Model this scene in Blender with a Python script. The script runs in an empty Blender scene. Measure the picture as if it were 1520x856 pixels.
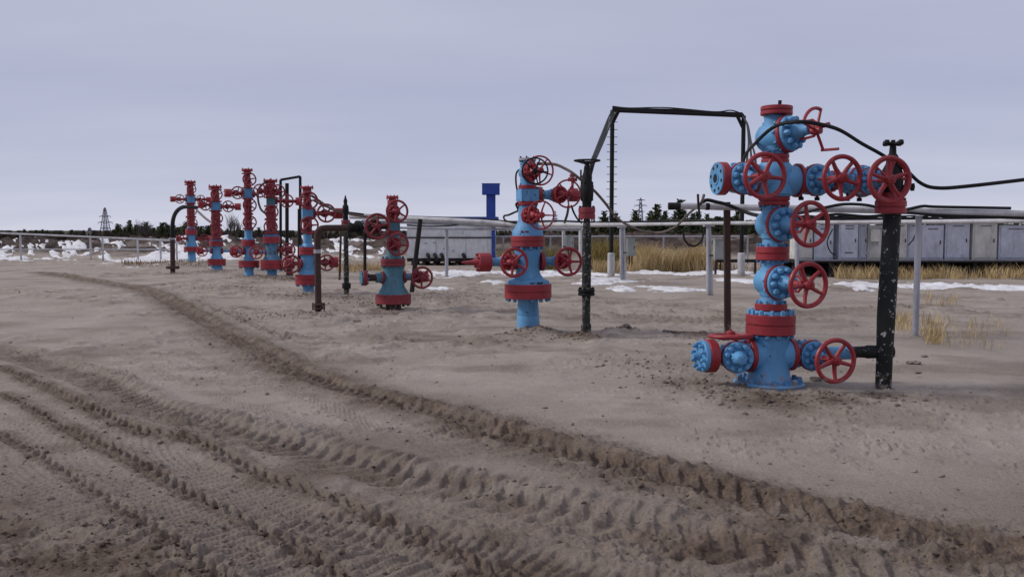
import bpy, math, random
import numpy as np
from mathutils import Vector, Matrix, Quaternion
rnd = random.Random(7)
sc = bpy.context.scene
COL = sc.collection
PI = math.pi

# ------------------------------------------------------------ camera
F, CX, CY, H = 1300.0, 760.0, 428.0, 1.59       # focal length in pixels of the 1520 px frame, eye height
PIT = math.atan(86 / F)
cam = bpy.data.objects.new('camera', bpy.data.cameras.new('camera'))
COL.objects.link(cam)
cam.location = (0, 0, H)
cam.rotation_euler = (PI / 2 - PIT, 0, 0)
cam.data.sensor_width = 36
cam.data.lens = 36 * F / 1520
cam.data.clip_start = 0.05
cam.data.clip_end = 6000
sc.camera = cam

# ------------------------------------------------------------ world and sun (overcast late autumn daylight)
SUN_EL, SUN_AZ = 36, -95          # high sun behind thin stratus, to the left of the viewer
w = bpy.data.worlds.new('World'); sc.world = w; w.use_nodes = True
nt = w.node_tree; N = nt.nodes; L = nt.links; N.clear()
out = N.new('ShaderNodeOutputWorld'); bg = N.new('ShaderNodeBackground'); L.new(bg.outputs[0], out.inputs[0])
sky = N.new('ShaderNodeTexSky'); sky.sky_type = 'NISHITA'; sky.sun_disc = False
sky.sun_elevation = math.radians(SUN_EL); sky.sun_rotation = math.radians(180 + SUN_AZ)
tc = N.new('ShaderNodeTexCoord'); sep = N.new('ShaderNodeSeparateXYZ'); L.new(tc.outputs['Generated'], sep.inputs[0])
# project the direction on a cloud layer: xy / (z + .12)
add = N.new('ShaderNodeMath'); add.operation = 'ADD'; add.inputs[1].default_value = 0.13
mx = N.new('ShaderNodeMath'); mx.operation = 'MAXIMUM'; mx.inputs[1].default_value = 0.0
L.new(sep.outputs[2], mx.inputs[0]); L.new(mx.outputs[0], add.inputs[0])
dv = N.new('ShaderNodeVectorMath'); dv.operation = 'DIVIDE'
cmb = N.new('ShaderNodeCombineXYZ')
for i in range(3): L.new(add.outputs[0], cmb.inputs[i])
L.new(tc.outputs['Generated'], dv.inputs[0]); L.new(cmb.outputs[0], dv.inputs[1])
mp = N.new('ShaderNodeMapping'); mp.inputs['Scale'].default_value = (0.35, 0.8, 0.3); mp.inputs['Rotation'].default_value = (0, 0, .25)
L.new(dv.outputs[0], mp.inputs[0])
nz = N.new('ShaderNodeTexNoise'); nz.inputs['Scale'].default_value = 1.3; nz.inputs['Detail'].default_value = 4; nz.inputs['Roughness'].default_value = .5
L.new(mp.outputs[0], nz.inputs[0])
def ramp(nodes, stops):
    r = nodes.new('ShaderNodeValToRGB'); e = r.color_ramp.elements
    while len(e) < len(stops): e.new(0.5)
    for el, (p, c) in zip(e, stops):
        el.position = p; el.color = (*c, 1) if len(c) == 3 else c
    return r
gr = ramp(N, [(0.0, (0.520, 0.535, 0.640)), (0.06, (0.430, 0.455, 0.580)), (0.15, (0.360, 0.384, 0.515)), (0.32, (0.420, 0.430, 0.545)), (1.0, (0.48, 0.48, 0.58))])
L.new(mx.outputs[0], gr.inputs[0])
nr = ramp(N, [(0.30, (0.92, 0.93, 0.95)), (0.5, (1.0, 1.0, 1.0)), (0.70, (1.09, 1.08, 1.05))])
L.new(nz.outputs[0], nr.inputs[0])
m1 = N.new('ShaderNodeMix'); m1.data_type = 'RGBA'; m1.blend_type = 'MULTIPLY'; m1.inputs[0].default_value = 1
L.new(gr.outputs[0], m1.inputs[6]); L.new(nr.outputs[0], m1.inputs[7])
sc8 = N.new('ShaderNodeVectorMath'); sc8.operation = 'SCALE'; sc8.inputs['Scale'].default_value = 0.08
L.new(sky.outputs[0], sc8.inputs[0])
m2 = N.new('ShaderNodeMix'); m2.data_type = 'RGBA'; m2.inputs[0].default_value = 0.05
L.new(m1.outputs[2], m2.inputs[6]); L.new(sc8.outputs[0], m2.inputs[7])
L.new(m2.outputs[2], bg.inputs[0]); bg.inputs[1].default_value = 1.0

sun = bpy.data.objects.new('sun', bpy.data.lights.new('sun', 'SUN')); COL.objects.link(sun)
sun.data.energy = 1.7; sun.data.angle = math.radians(11); sun.data.color = (1, .95, .88)
_e, _a = math.radians(SUN_EL), math.radians(SUN_AZ)
_to = Vector((math.sin(_a) * math.cos(_e), -math.cos(_a) * math.cos(_e), math.sin(_e)))
sun.rotation_euler = _to.to_track_quat('Z', 'Y').to_euler()
sc.view_settings.view_transform = 'Standard'; sc.view_settings.look = 'None'
sc.view_settings.exposure = 0.25; sc.view_settings.gamma = 1.0; sc.view_settings.use_curve_mapping = False
sc.cycles.max_bounces = 5

# ------------------------------------------------------------ measuring helpers
cP, sP = math.cos(PIT), math.sin(PIT)
def at(px, py, Y):
    r = (px - CX) / F; u = -(py - CY) / F
    dy = cP + u * sP; dz = -sP + u * cP; t = Y / dy
    return Vector((r * t, Y, H + dz * t))
def gp(px, py, z=0.0):
    r = (px - CX) / F; u = -(py - CY) / F
    dy = cP + u * sP; dz = -sP + u * cP; t = (z - H) / dz
    return Vector((r * t, dy * t, z))

# ------------------------------------------------------------ noise
def _h(xi, yi, seed):
    n = (xi.astype(np.int64) * 374761393 + yi.astype(np.int64) * 668265263 + seed * 974711).astype(np.uint32)
    n = (n ^ (n >> np.uint32(13))) * np.uint32(1274126177)
    n = n ^ (n >> np.uint32(16))
    return n.astype(np.float32) / 4294967295.0
def vn(x, y, seed=0):
    xi = np.floor(x); yi = np.floor(y); fx = x - xi; fy = y - yi
    fx = fx * fx * (3 - 2 * fx); fy = fy * fy * (3 - 2 * fy)
    a = _h(xi, yi, seed); b = _h(xi + 1, yi, seed); c = _h(xi, yi + 1, seed); d = _h(xi + 1, yi + 1, seed)
    return (a + (b - a) * fx) * (1 - fy) + (c + (d - c) * fx) * fy
def fbm(x, y, o=4, seed=0, g=.5):
    s = 0; a = 1; t = 0
    for i in range(o):
        s = s + a * vn(x, y, seed + i * 17); t += a; a *= g
        x, y = x * 2.03 * .8 - y * 1.22 + 13.7, y * 2.03 * .8 + x * 1.22 - 7.1
    return s / t
def sst(a, b, x):
    t = np.clip((x - a) / (b - a), 0, 1); return t * t * (3 - 2 * t)

# ------------------------------------------------------------ ground relief
def cr(pts, n=8):
    P = [np.array(p) for p in pts]; P = [2 * P[0] - P[1]] + P + [2 * P[-1] - P[-2]]; o = []
    for i in range(1, len(P) - 2):
        for k in range(n):
            t = k / n; a, b, c, d = P[i - 1:i + 3]
            o.append(.5 * ((2 * b) + (c - a) * t + (2 * a - 5 * b + 4 * c - d) * t * t + (3 * b - a - 3 * c + d) * t ** 3))
    o.append(P[-2]); return np.array(o)
def path(px): return cr([tuple(gp(*p))[:2] for p in px], 5)
#  path, half width, depth, berm far side, berm near side, tread, churn half width, churn height, dampness
TR = [
 (path([(60,404),(200,428),(252,448),(330,492),(430,545),(530,582),(650,612),(760,645),(880,680),(1000,708),(1130,745),(1260,775),(1400,800),(1600,830)]), .17, .038, .026, .014, 'chev', .46, .020, 1.0),
 (path([(700,640),(800,665),(900,690),(1010,722),(1130,765),(1260,800),(1400,830),(1600,860)]), .25, .02, .012, .012, None, .50, .026, .85),
 (path([(0,520),(130,563),(200,598),(300,628),(400,655),(500,682),(600,708),(700,728),(800,750),(950,785),(1150,830),(1390,885)]), .24, .026, .036, .008, 'chev', .26, .007, .75),
 (path([(0,545),(130,602),(200,636),(291,656),(380,702),(449,727),(524,753),(599,787),(692,832),(760,870)]), .07, .012, .013, .011, 'chev', .16, .015, .9),
 (path([(0,566),(130,624),(250,690),(400,752),(560,832),(640,880)]), .25, .024, .0, .0, 'rib', .05, .0, .30),
 (path([(0,583),(130,648),(205,686),(280,731),(355,768),(430,806),(486,847),(530,885)]), .07, .012, .013, .011, 'chev', .14, .014, .9),
 (path([(0,612),(130,686),(215,737),(330,802),(400,850),(440,880)]), .24, .022, .0, .0, 'rib', .05, .0, .30),
 (path([(0,690),(130,765),(200,812),(270,860),(310,885)]), .20, .016, .0, .0, 'rib', .05, .0, .30),
 (path([(0,640),(130,723),(224,787),(299,839),(340,870)]), .07, .010, .012, .010, 'chev', .12, .013, .8),
 (path([(0,800),(130,830),(220,862),(300,900)]), .3, .02, .02, .02, None, .40, .035, 1.0),
 (path([(430,770),(600,800),(760,835),(900,880)]), .25, .016, .012, .018, 'rib', .40, .016, .6),
 (path([(560,720),(750,765),(950,815),(1150,865)]), .22, .02, .018, .012, None, .35, .016, .6),
 (path([(260,520),(360,556),(480,600),(560,640)]), .12, .006, .0, .008, 'rib', .10, .01, .35),
 (path([(130,500),(250,560),(360,600),(480,640)]), .10, .006, .0, .006, 'rib', .08, .01, .2),
 (path([(290,446),(370,480),(430,505)]), .10, .01, .02, .01, 'chev', .20, .03, .5),
 (path([(900,470),(1100,478),(1250,462),(1400,455)]), .25, .02, .03, .03, None, .5, .03, .5),
 (path([(620,425),(800,446),(960,452),(1120,470)]), .25, .02, .02, .02, None, .4, .03, .4),
 (path([(420,440),(560,446),(680,446)]), .3, .02, .03, .03, None, .8, .06, .5),
]
def seg_dist(x, y, P):
    best = np.full(x.shape, 1e9, np.float32); sg = np.zeros_like(best); s = np.zeros_like(best); acc = 0.0
    for (ax, ay), (bx, by) in zip(P[:-1], P[1:]):
        dx, dy = bx - ax, by - ay; L2 = dx * dx + dy * dy + 1e-9; Ln = math.sqrt(L2)
        m = np.nonzero((x > min(ax, bx) - 1.3) & (x < max(ax, bx) + 1.3) & (y > min(ay, by) - 1.3) & (y < max(ay, by) + 1.3))[0]
        if len(m):
            X, Y = x[m] - ax, y[m] - ay
            t = np.clip((X * dx + Y * dy) / L2, 0, 1)
            d = np.hypot(X - t * dx, Y - t * dy); k = d < best[m]; mm = m[k]
            best[mm] = d[k]; s[mm] = acc + t[k] * Ln; sg[mm] = np.sign(dx * Y[k] - dy * X[k])
        acc += Ln
    return best, sg, s
MOUNDS = []      # x, y, radius, height, damp
def add_mound(px, py, r, h, damp=.5):
    p = gp(px, py); MOUNDS.append((p.x, p.y, r, h, damp))
for a in [(1150,598,.70,.015,.9),(1230,598,.5,.02,.9),(1090,590,.4,.02,.6),(800,496,.42,.11,1.0),(850,503,.35,.05,1.0),(872,504,.3,.06,1.0),(760,500,.6,.03,.5),(584,466,.8,.05,.7),(458,440,.8,.06,.6),
          (404,416,1.0,.10,.9),(370,414,.9,.06,.6),(430,418,.7,.08,.9),(322,405,1.0,.07,.6),(285,392,1.2,.10,.7),(514,443,.6,.05,.6),(473,470,.5,.04,.5),(1306,588,.35,-.02,.8),
          (256,408,.9,.05,.5),(560,452,1.2,.05,.5),(1040,500,.6,.03,.7),(925,492,.3,.03,.9),(340,430,1.5,.05,.3),(640,440,1.5,.06,.4),(420,470,1.2,.04,.3),(980,545,.8,.03,.3),(1020,575,.7,.04,.5)]:
    add_mound(*a)
def bank_y(x): return 46 + 8 * sst(2, -14, x)
def ground(x, y):
    x = np.asarray(x, np.float32).ravel(); y = np.asarray(y, np.float32).ravel()
    z = np.zeros_like(x); wet = np.zeros_like(x); bank = np.zeros_like(x)
    near = np.nonzero(y < 75)[0]
    X, Y = x[near], y[near]
    big = fbm(X * .22, Y * .22, 3, 3) - .5
    dist = np.hypot(X, Y)
    zz = .05 * big * sst(2, 9, dist)
    f1 = fbm(X * 1.1, Y * 1.1, 4, 11)
    zz = zz + .03 * (f1 - .5)
    f2 = fbm(X * 6, Y * 6, 4, 21, .6)
    rough = fbm(X * .5, Y * .5, 3, 31)
    rg = sst(.45, .65, rough)
    ro = (.007 + .02 * rg) * (f2 - .5); zz = zz + ro
    # small clods and scuffs over the rougher sand
    rid = fbm(X * 14, Y * 14, 3, 41, .6)
    r2 = .022 * rg * sst(.60, .78, rid); zz = zz + r2; ro = ro + r2
    # rough scuffed sand in the middle distance
    mid = sst(8, 13, Y) * sst(.42, .60, fbm(X * .35 + 9, Y * .35, 3, 51))
    zz = zz + mid * .06 * sst(.50, .75, fbm(X * 2.6, Y * 2.6, 4, 61))
    wt = .36 * sst(.5, .72, fbm(X * .9, Y * 1.4, 4, 71)) + .55 * sst(7.4, 4.3, Y + .14 * X) + .25 * mid * sst(.45, .7, fbm(X * 2, Y * 3.5, 3, 73))  # damp patches, plus sand turning darker towards the camera
    for tr in TR:
        P, hw, dep, bf, bn, tread, cw, ch, damp = tr
        lo = P.min(0) - 1.3; hi = P.max(0) + 1.3
        m = np.nonzero((X > lo[0]) & (X < hi[0]) & (Y > lo[1]) & (Y < hi[1]))[0]
        if not len(m): continue
        xx, yy = X[m], Y[m]
        wob = .25 * hw * (fbm(xx * 1.7, yy * 1.7, 2, 81) - .5)
        d, sg, s = seg_dist(xx, yy, P)
        k = d < 1.25; m, xx, yy, d, sg, s = m[k], xx[k], yy[k], d[k] + wob[k], sg[k], s[k]
        ins = sst(hw * 1.05, hw * .72, d)
        nl = fbm(xx * 4.5, yy * 4.5, 3, 91)
        var = .35 + 1.3 * vn(s * .9, s * 0, 95)
        lump = .95 * sst(-.5, .6, np.sin(2 * PI * (s / .135) + 5 * nl + d * 9))
        b = np.where(sg > 0, bf, bn)
        cl = fbm(xx * 11, yy * 11, 3, 101, .65)
        dz = -dep * ins * (.7 + .5 * nl)
        dz = dz + b * np.exp(-((d - hw * 1.25) / (hw * .35 + .025)) ** 2) * (.35 + .65 * lump) * (.5 + nl) * (.55 + .8 * vn(s * 1.6, s * 0 + 3, 97))
        if tread == 'chev':
            dz = dz + .024 * ins * (.4 + .6 * var) * (sst(.34, .62, np.abs(((s / .15 + d / hw * .9 + .25 * nl) % 1) * 2 - 1)) - .5)
        if tread == 'rib':
            dz = dz - .75 * ins * ro[m] + .012 * ins * (.65 + .35 * var) * sst(.38, .60, np.abs(((s / .075 + .5 * sg * d / hw) % 1) * 2 - 1))
        cm = np.exp(-(d / cw) ** 2)
        dz = dz + ch * cm * (sst(.42, .78, cl) + .35 * (nl - .5)) * (.45 + 1.1 * vn(xx * 1.5, yy * 1.5, 105))
        zz[m] += dz
        dz = dz + .016 * cm * (ch > 0) * (fbm(xx * 26, yy * 26, 2, 117, .6) - .5) * 2
        wt[m] = np.maximum(wt[m], damp * np.clip(np.exp(-(d / (cw * .95 + hw * .4)) ** 2) * (.45 + .8 * fbm(xx * 5.5, yy * 5.5, 3, 111)), 0, 1))
    for mx_, my_, r, h, dp in MOUNDS:
        m = np.nonzero((np.abs(X - mx_) < 2.5 * r) & (np.abs(Y - my_) < 2.5 * r))[0]
        if not len(m): continue
        q = np.hypot(X[m] - mx_, (Y[m] - my_)) / r + .5 * (fbm(X[m] * 3, Y[m] * 3, 3, 121) - .5)
        e = np.exp(-(q * 1.3) ** 2)
        zz[m] += h * e * (.6 + .8 * fbm(X[m] * 7, Y[m] * 7, 3, 131))
        wt[m] = np.maximum(wt[m], dp * e * (.4 + 1.1 * fbm(X[m] * 5, Y[m] * 5, 3, 141)))
    # ploughed-up bank behind the wells
    yb = bank_y(X); hb = 1.02 + .33 * sst(-6, 6, X)
    up = sst(yb - 6, yb, Y); dn = 1 - .8 * sst(yb + 2, yb + 9, Y)
    rb = fbm(X * .55, Y * .8, 4, 151, .6)
    zz = zz + up * dn * hb * (.55 + .75 * rb) + up * .5 * (fbm(X * 1.6, Y * 2.2, 4, 161, .6) - .5)
    z[near] = zz; wet[near] = np.clip(wt, 0, 1); bank[near] = sst(.15, .5, up) * (.55 + .45 * sst(.35, .5, rb))
    far = y >= 75
    z[far] = .2 * 1.2; bank[far] = 1
    return z, wet, bank
def gz(x, y):
    return float(ground([x], [y])[0][0])

# ------------------------------------------------------------ materials
def new_mat(name):
    m = bpy.data.materials.new(name); m.use_nodes = True
    nt = m.node_tree; b = nt.nodes['Principled BSDF']; return m, nt, nt.nodes, nt.links, b
def noise(n, l, scale, detail=4, rough=.55, vec=None, obj=True, stretch=None):
    t = n.new('ShaderNodeTexNoise'); t.inputs['Scale'].default_value = scale; t.inputs['Detail'].default_value = detail; t.inputs['Roughness'].default_value = rough
    if vec is None:
        c = n.new('ShaderNodeTexCoord'); vec = c.outputs['Object']
    if stretch:
        mpp = n.new('ShaderNodeMapping'); mpp.inputs['Scale'].default_value = stretch; l.new(vec, mpp.inputs[0]); vec = mpp.outputs[0]
    l.new(vec, t.inputs[0]); return t.outputs[0]
def mixc(n, l, fac, a, b, mode='MIX'):
    m = n.new('ShaderNodeMix'); m.data_type = 'RGBA'; m.blend_type = mode
    if isinstance(fac, (int, float)): m.inputs[0].default_value = fac
    else: l.new(fac, m.inputs[0])
    for i, v in ((6, a), (7, b)):
        if isinstance(v, tuple): m.inputs[i].default_value = (*v, 1)
        else: l.new(v, m.inputs[i])
    return m.outputs[2]
def rmp(n, l, fac, a, b):
    r = ramp(n, [(a, (0, 0, 0)), (b, (1, 1, 1))]); l.new(fac, r.inputs[0]); return r.outputs[0]
def bump(n, l, b, h, strength, dist):
    bm = n.new('ShaderNodeBump'); bm.inputs['Strength'].default_value = strength; bm.inputs['Distance'].default_value = dist
    l.new(h, bm.inputs['Height']); l.new(bm.outputs[0], b.inputs['Normal'])
def paint(name, base, chip=(.05, .03, .02), chip_amt=.70, rough=.45, dust=(.25, .21, .18), dust_amt=.35, scale=9, soft=.04, metallic=0):
    m, nt, n, l, b = new_mat(name)
    oi = n.new('ShaderNodeObjectInfo'); tcx = n.new('ShaderNodeTexCoord')
    ad = n.new('ShaderNodeVectorMath'); ad.operation = 'ADD'; l.new(tcx.outputs['Object'], ad.inputs[0])
    sc_ = n.new('ShaderNodeVectorMath'); sc_.operation = 'SCALE'; sc_.inputs['Scale'].default_value = 37; 
    cb = n.new('ShaderNodeCombineXYZ')
    for i in range(3): l.new(oi.outputs['Random'], cb.inputs[i])
    l.new(cb.outputs[0], sc_.inputs[0]); l.new(sc_.outputs[0], ad.inputs[1]); v = ad.outputs[0]
    tone = noise(n, l, 3, 3, .6, v)
    c = mixc(n, l, rmp(n, l, tone, .3, .75), tuple(x * .82 for x in base), tuple(min(1, x * 1.12 + .005) for x in base))
    d = noise(n, l, scale * .6, 5, .65, v, stretch=(1, 1, .45))
    fac = rmp(n, l, d, .5, .9)
    mm = n.new('ShaderNodeMath'); mm.operation = 'MULTIPLY'; mm.inputs[1].default_value = dust_amt; l.new(fac, mm.inputs[0])
    c = mixc(n, l, mm.outputs[0], c, dust)
    gr_ = noise(n, l, 4.5, 5, .7, v, stretch=(1, 1, .35))
    c = mixc(n, l, rmp(n, l, gr_, .50, .78), c, mixc(n, l, 1.0, c, (.58, .56, .55), 'MULTIPLY'))
    ch = noise(n, l, scale * 2.2, 6, .7, v)
    c = mixc(n, l, rmp(n, l, ch, chip_amt, chip_amt + soft), c, chip)
    gm = n.new('ShaderNodeNewGeometry'); sx = n.new('ShaderNodeSeparateXYZ'); l.new(gm.outputs['Position'], sx.inputs[0])
    mr = n.new('ShaderNodeMapRange'); mr.inputs[1].default_value = 0.0; mr.inputs[2].default_value = .45; mr.inputs[3].default_value = .42; mr.inputs[4].default_value = 0.0; l.new(sx.outputs[2], mr.inputs[0])
    sm = n.new('ShaderNodeMath'); sm.operation = 'ADD'; l.new(mr.outputs[0], sm.inputs[0]); l.new(noise(n, l, 14, 6, .7, gm.outputs['Position']), sm.inputs[1])
    c = mixc(n, l, rmp(n, l, sm.outputs[0], .82, 1.12), c, (.26, .22, .19))
    l.new(c, b.inputs['Base Color'])
    rr = ramp(n, [(0.2, (rough * .8,) * 3), (.8, (min(1, rough * 1.45),) * 3)]); l.new(d, rr.inputs[0]); l.new(rr.outputs[0], b.inputs['Roughness'])
    b.inputs['Metallic'].default_value = metallic
    if max(base) < .03: b.inputs['Specular IOR Level'].default_value = .25
    bump(n, l, b, noise(n, l, scale * 5, 4, .6, v), .35, .004)
    return m
M = {}
M['blue'] = paint('blue_paint', (.105, .330, .600), (.050, .040, .038), .615, .50, (.20, .25, .30), .55)
M['bluerust'] = paint('rust_stained_blue_paint', (.080, .230, .40), (.10, .05, .02), .56, .6, (.17, .12, .035), .95, 5)
M['bluedark'] = paint('dark_blue_bolts', (.065, .23, .46), (.02, .03, .05), .62, .55)
M['teal'] = paint('faded_teal_paint', (.065, .19, .26), (.10, .05, .035), .60, .6, (.20, .17, .15), .6)
M['red'] = paint('red_paint', (.30, .016, .026), (.05, .02, .02), .65, .45, (.22, .12, .12), .35)
M['wine'] = paint('weathered_red_paint', (.23, .018, .030), (.06, .03, .03), .60, .55, (.20, .10, .11), .5)
M['black'] = paint('black_tar_paint', (.008, .008, .009), (.02, .02, .02), .7, .6, (.03, .027, .025), .3)
M['fleck'] = paint('peeling_black_paint', (.012, .014, .014), (.42, .42, .42), .60, .6, (.07, .08, .07), .35, 7, .015)
M['fleck2'] = paint('worn_black_paint', (.018, .020, .018), (.26, .26, .25), .57, .65, (.09, .085, .075), .6, 11, .03)
M['rust'] = paint('rusty_brown_steel', (.050, .022, .018), (.11, .045, .028), .60, .8, (.09, .05, .035), .5)
M['white'] = paint('white_pipe_paint', (.50, .50, .52), (.12, .085, .065), .63, .55, (.30, .28, .26), .6)
M['galv'] = paint('galvanised_steel', (.36, .37, .42), (.18, .17, .16), .68, .5, (.22, .21, .2), .4)
M['cabinet'] = paint('pale_blue_grey_panels', (.52, .55, .64), (.06, .06, .06), .74, .5, (.24, .24, .25), .4, 3)
M['cabinet2'] = paint('pale_beige_panels', (.58, .57, .53), (.06, .06, .06), .74, .5, (.24, .24, .22), .4, 3)
M['box'] = paint('grey_green_box_paint', (.30, .33, .32), (.12, .1, .08), .74, .5, (.2, .2, .18), .4, 5)
M['cream'] = paint('off_white_cladding', (.66, .68, .70), (.3, .29, .29), .76, .5, (.33, .32, .31), .4, 2)
M['royal'] = paint('royal_blue_sheet', (.012, .060, .34), (.02, .03, .1), .78, .4, (.03, .05, .25), .3, 2)
M['rubber'] = paint('black_cable_rubber', (.009, .009, .010), (.02, .02, .02), .7, .6, (.04, .04, .04), .3)
M['hose'] = paint('dusty_brown_hose', (.13, .10, .085), (.05, .04, .03), .65, .7)
M['dark'] = paint('dark_steel', (.018, .016, .016), (.05, .03, .02), .65, .7)
M['bark'] = paint('pine_bark', (.06, .04, .03), (.03, .02, .02), .7, .9)
M['wood'] = paint('old_wood', (.07, .05, .04), (.03, .02, .02), .7, .9)
def leafmat(name, a, b_, sc_=3.0):
    m, nt, n, l, b = new_mat(name)
    c = mixc(n, l, rmp(n, l, noise(n, l, sc_, 3), .35, .65), a, b_)
    l.new(c, b.inputs['Base Color']); b.inputs['Roughness'].default_value = .8; b.inputs['Specular IOR Level'].default_value = .2
    return m
M['needle'] = leafmat('pine_needles', (.026, .040, .022), (.070, .085, .036))
M['needle2'] = leafmat('olive_pine_needles', (.034, .040, .018), (.075, .080, .028))
M['twig'] = leafmat('bare_twigs', (.07, .055, .055), (.11, .09, .09))
M['brush'] = leafmat('brown_brush', (.035, .026, .020), (.085, .060, .045), .6)
M['gold'] = leafmat('dry_golden_grass', (.38, .27, .13), (.54, .42, .23), 1.2)
M['ochre'] = leafmat('ochre_green_scrub', (.16, .13, .035), (.26, .20, .07), 1.0)
M['gbrown'] = leafmat('brown_dead_grass', (.16, .10, .055), (.27, .18, .09), 1.0)

def sand_material():
    m, nt, n, l, b = new_mat('sand')
    aw = n.new('ShaderNodeAttribute'); aw.attribute_name = 'wet'
    ab = n.new('ShaderNodeAttribute'); ab.attribute_name = 'bank'
    g = n.new('ShaderNodeNewGeometry'); v = g.outputs['Position']
    n1 = noise(n, l, .7, 5, .6, v); n2 = noise(n, l, 9, 6, .7, v); n3 = noise(n, l, 95, 4, .7, v)
    dry = mixc(n, l, rmp(n, l, n1, .35, .65), (.365, .315, .272), (.480, .425, .372))
    dry = mixc(n, l, rmp(n, l, n2, .35, .75), mixc(n, l, 1.0, dry, (.86, .85, .84), 'MULTIPLY'), dry)
    dry = mixc(n, l, rmp(n, l, n3, .35, .70), mixc(n, l, 1.0, dry, (.80, .79, .78), 'MULTIPLY'), dry)
    n4 = noise(n, l, 4.5, 5, .7, v)
    damp = mixc(n, l, rmp(n, l, n4, .35, .65), (.095, .067, .050), (.205, .155, .120))
    ad = n.new('ShaderNodeMath'); ad.operation = 'MULTIPLY_ADD'; ad.inputs[1].default_value = .9; ad.inputs[2].default_value = -.45; l.new(n2, ad.inputs[0])
    a2 = n.new('ShaderNodeMath'); a2.operation = 'ADD'; l.new(aw.outputs['Fac'], a2.inputs[0]); l.new(ad.outputs[0], a2.inputs[1])
    c = mixc(n, l, rmp(n, l, a2.outputs[0], .10, .85), dry, damp)
    crumb = noise(n, l, 38, 5, .75, v)
    wm = n.new('ShaderNodeMath'); wm.operation = 'MULTIPLY'; l.new(rmp(n, l, crumb, .47, .60), wm.inputs[0])
    wc = n.new('ShaderNodeMath'); wc.operation = 'MULTIPLY_ADD'; wc.inputs[1].default_value = .75; wc.inputs[2].default_value = .12; l.new(aw.outputs['Fac'], wc.inputs[0]); l.new(wc.outputs[0], wm.inputs[1])
    c = mixc(n, l, wm.outputs[0], c, mixc(n, l, 1.0, c, (.52, .49, .46), 'MULTIPLY'))
    soil = mixc(n, l, rmp(n, l, noise(n, l, 1.6, 6, .75, v), .38, .62), (.024, .017, .015), (.090, .062, .051))
    c = mixc(n, l, ab.outputs['Fac'], c, soil)
    l.new(c, b.inputs['Base Color'])
    b.inputs['Roughness'].default_value = .92; b.inputs['Specular IOR Level'].default_value = .25
    h = n.new('ShaderNodeMath'); h.operation = 'ADD'; l.new(n3, h.inputs[0])
    h2 = n.new('ShaderNodeMath'); h2.operation = 'MULTIPLY'; h2.inputs[1].default_value = 2.0; l.new(noise(n, l, 32, 5, .7, v), h2.inputs[0]); l.new(h2.outputs[0], h.inputs[1])
    bump(n, l, b, h.outputs[0], .8, .012)
    return m
M['sand'] = sand_material()
def snow_material():
    m, nt, n, l, b = new_mat('snow')
    c = mixc(n, l, rmp(n, l, noise(n, l, 2.5, 5, .6), .4, .75), (.74, .75, .77), (.50, .47, .46))
    l.new(c, b.inputs['Base Color']); b.inputs['Roughness'].default_value = .7
    bump(n, l, b, noise(n, l, 12, 4), .4, .03)
    return m
M['snow'] = snow_material()

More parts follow.
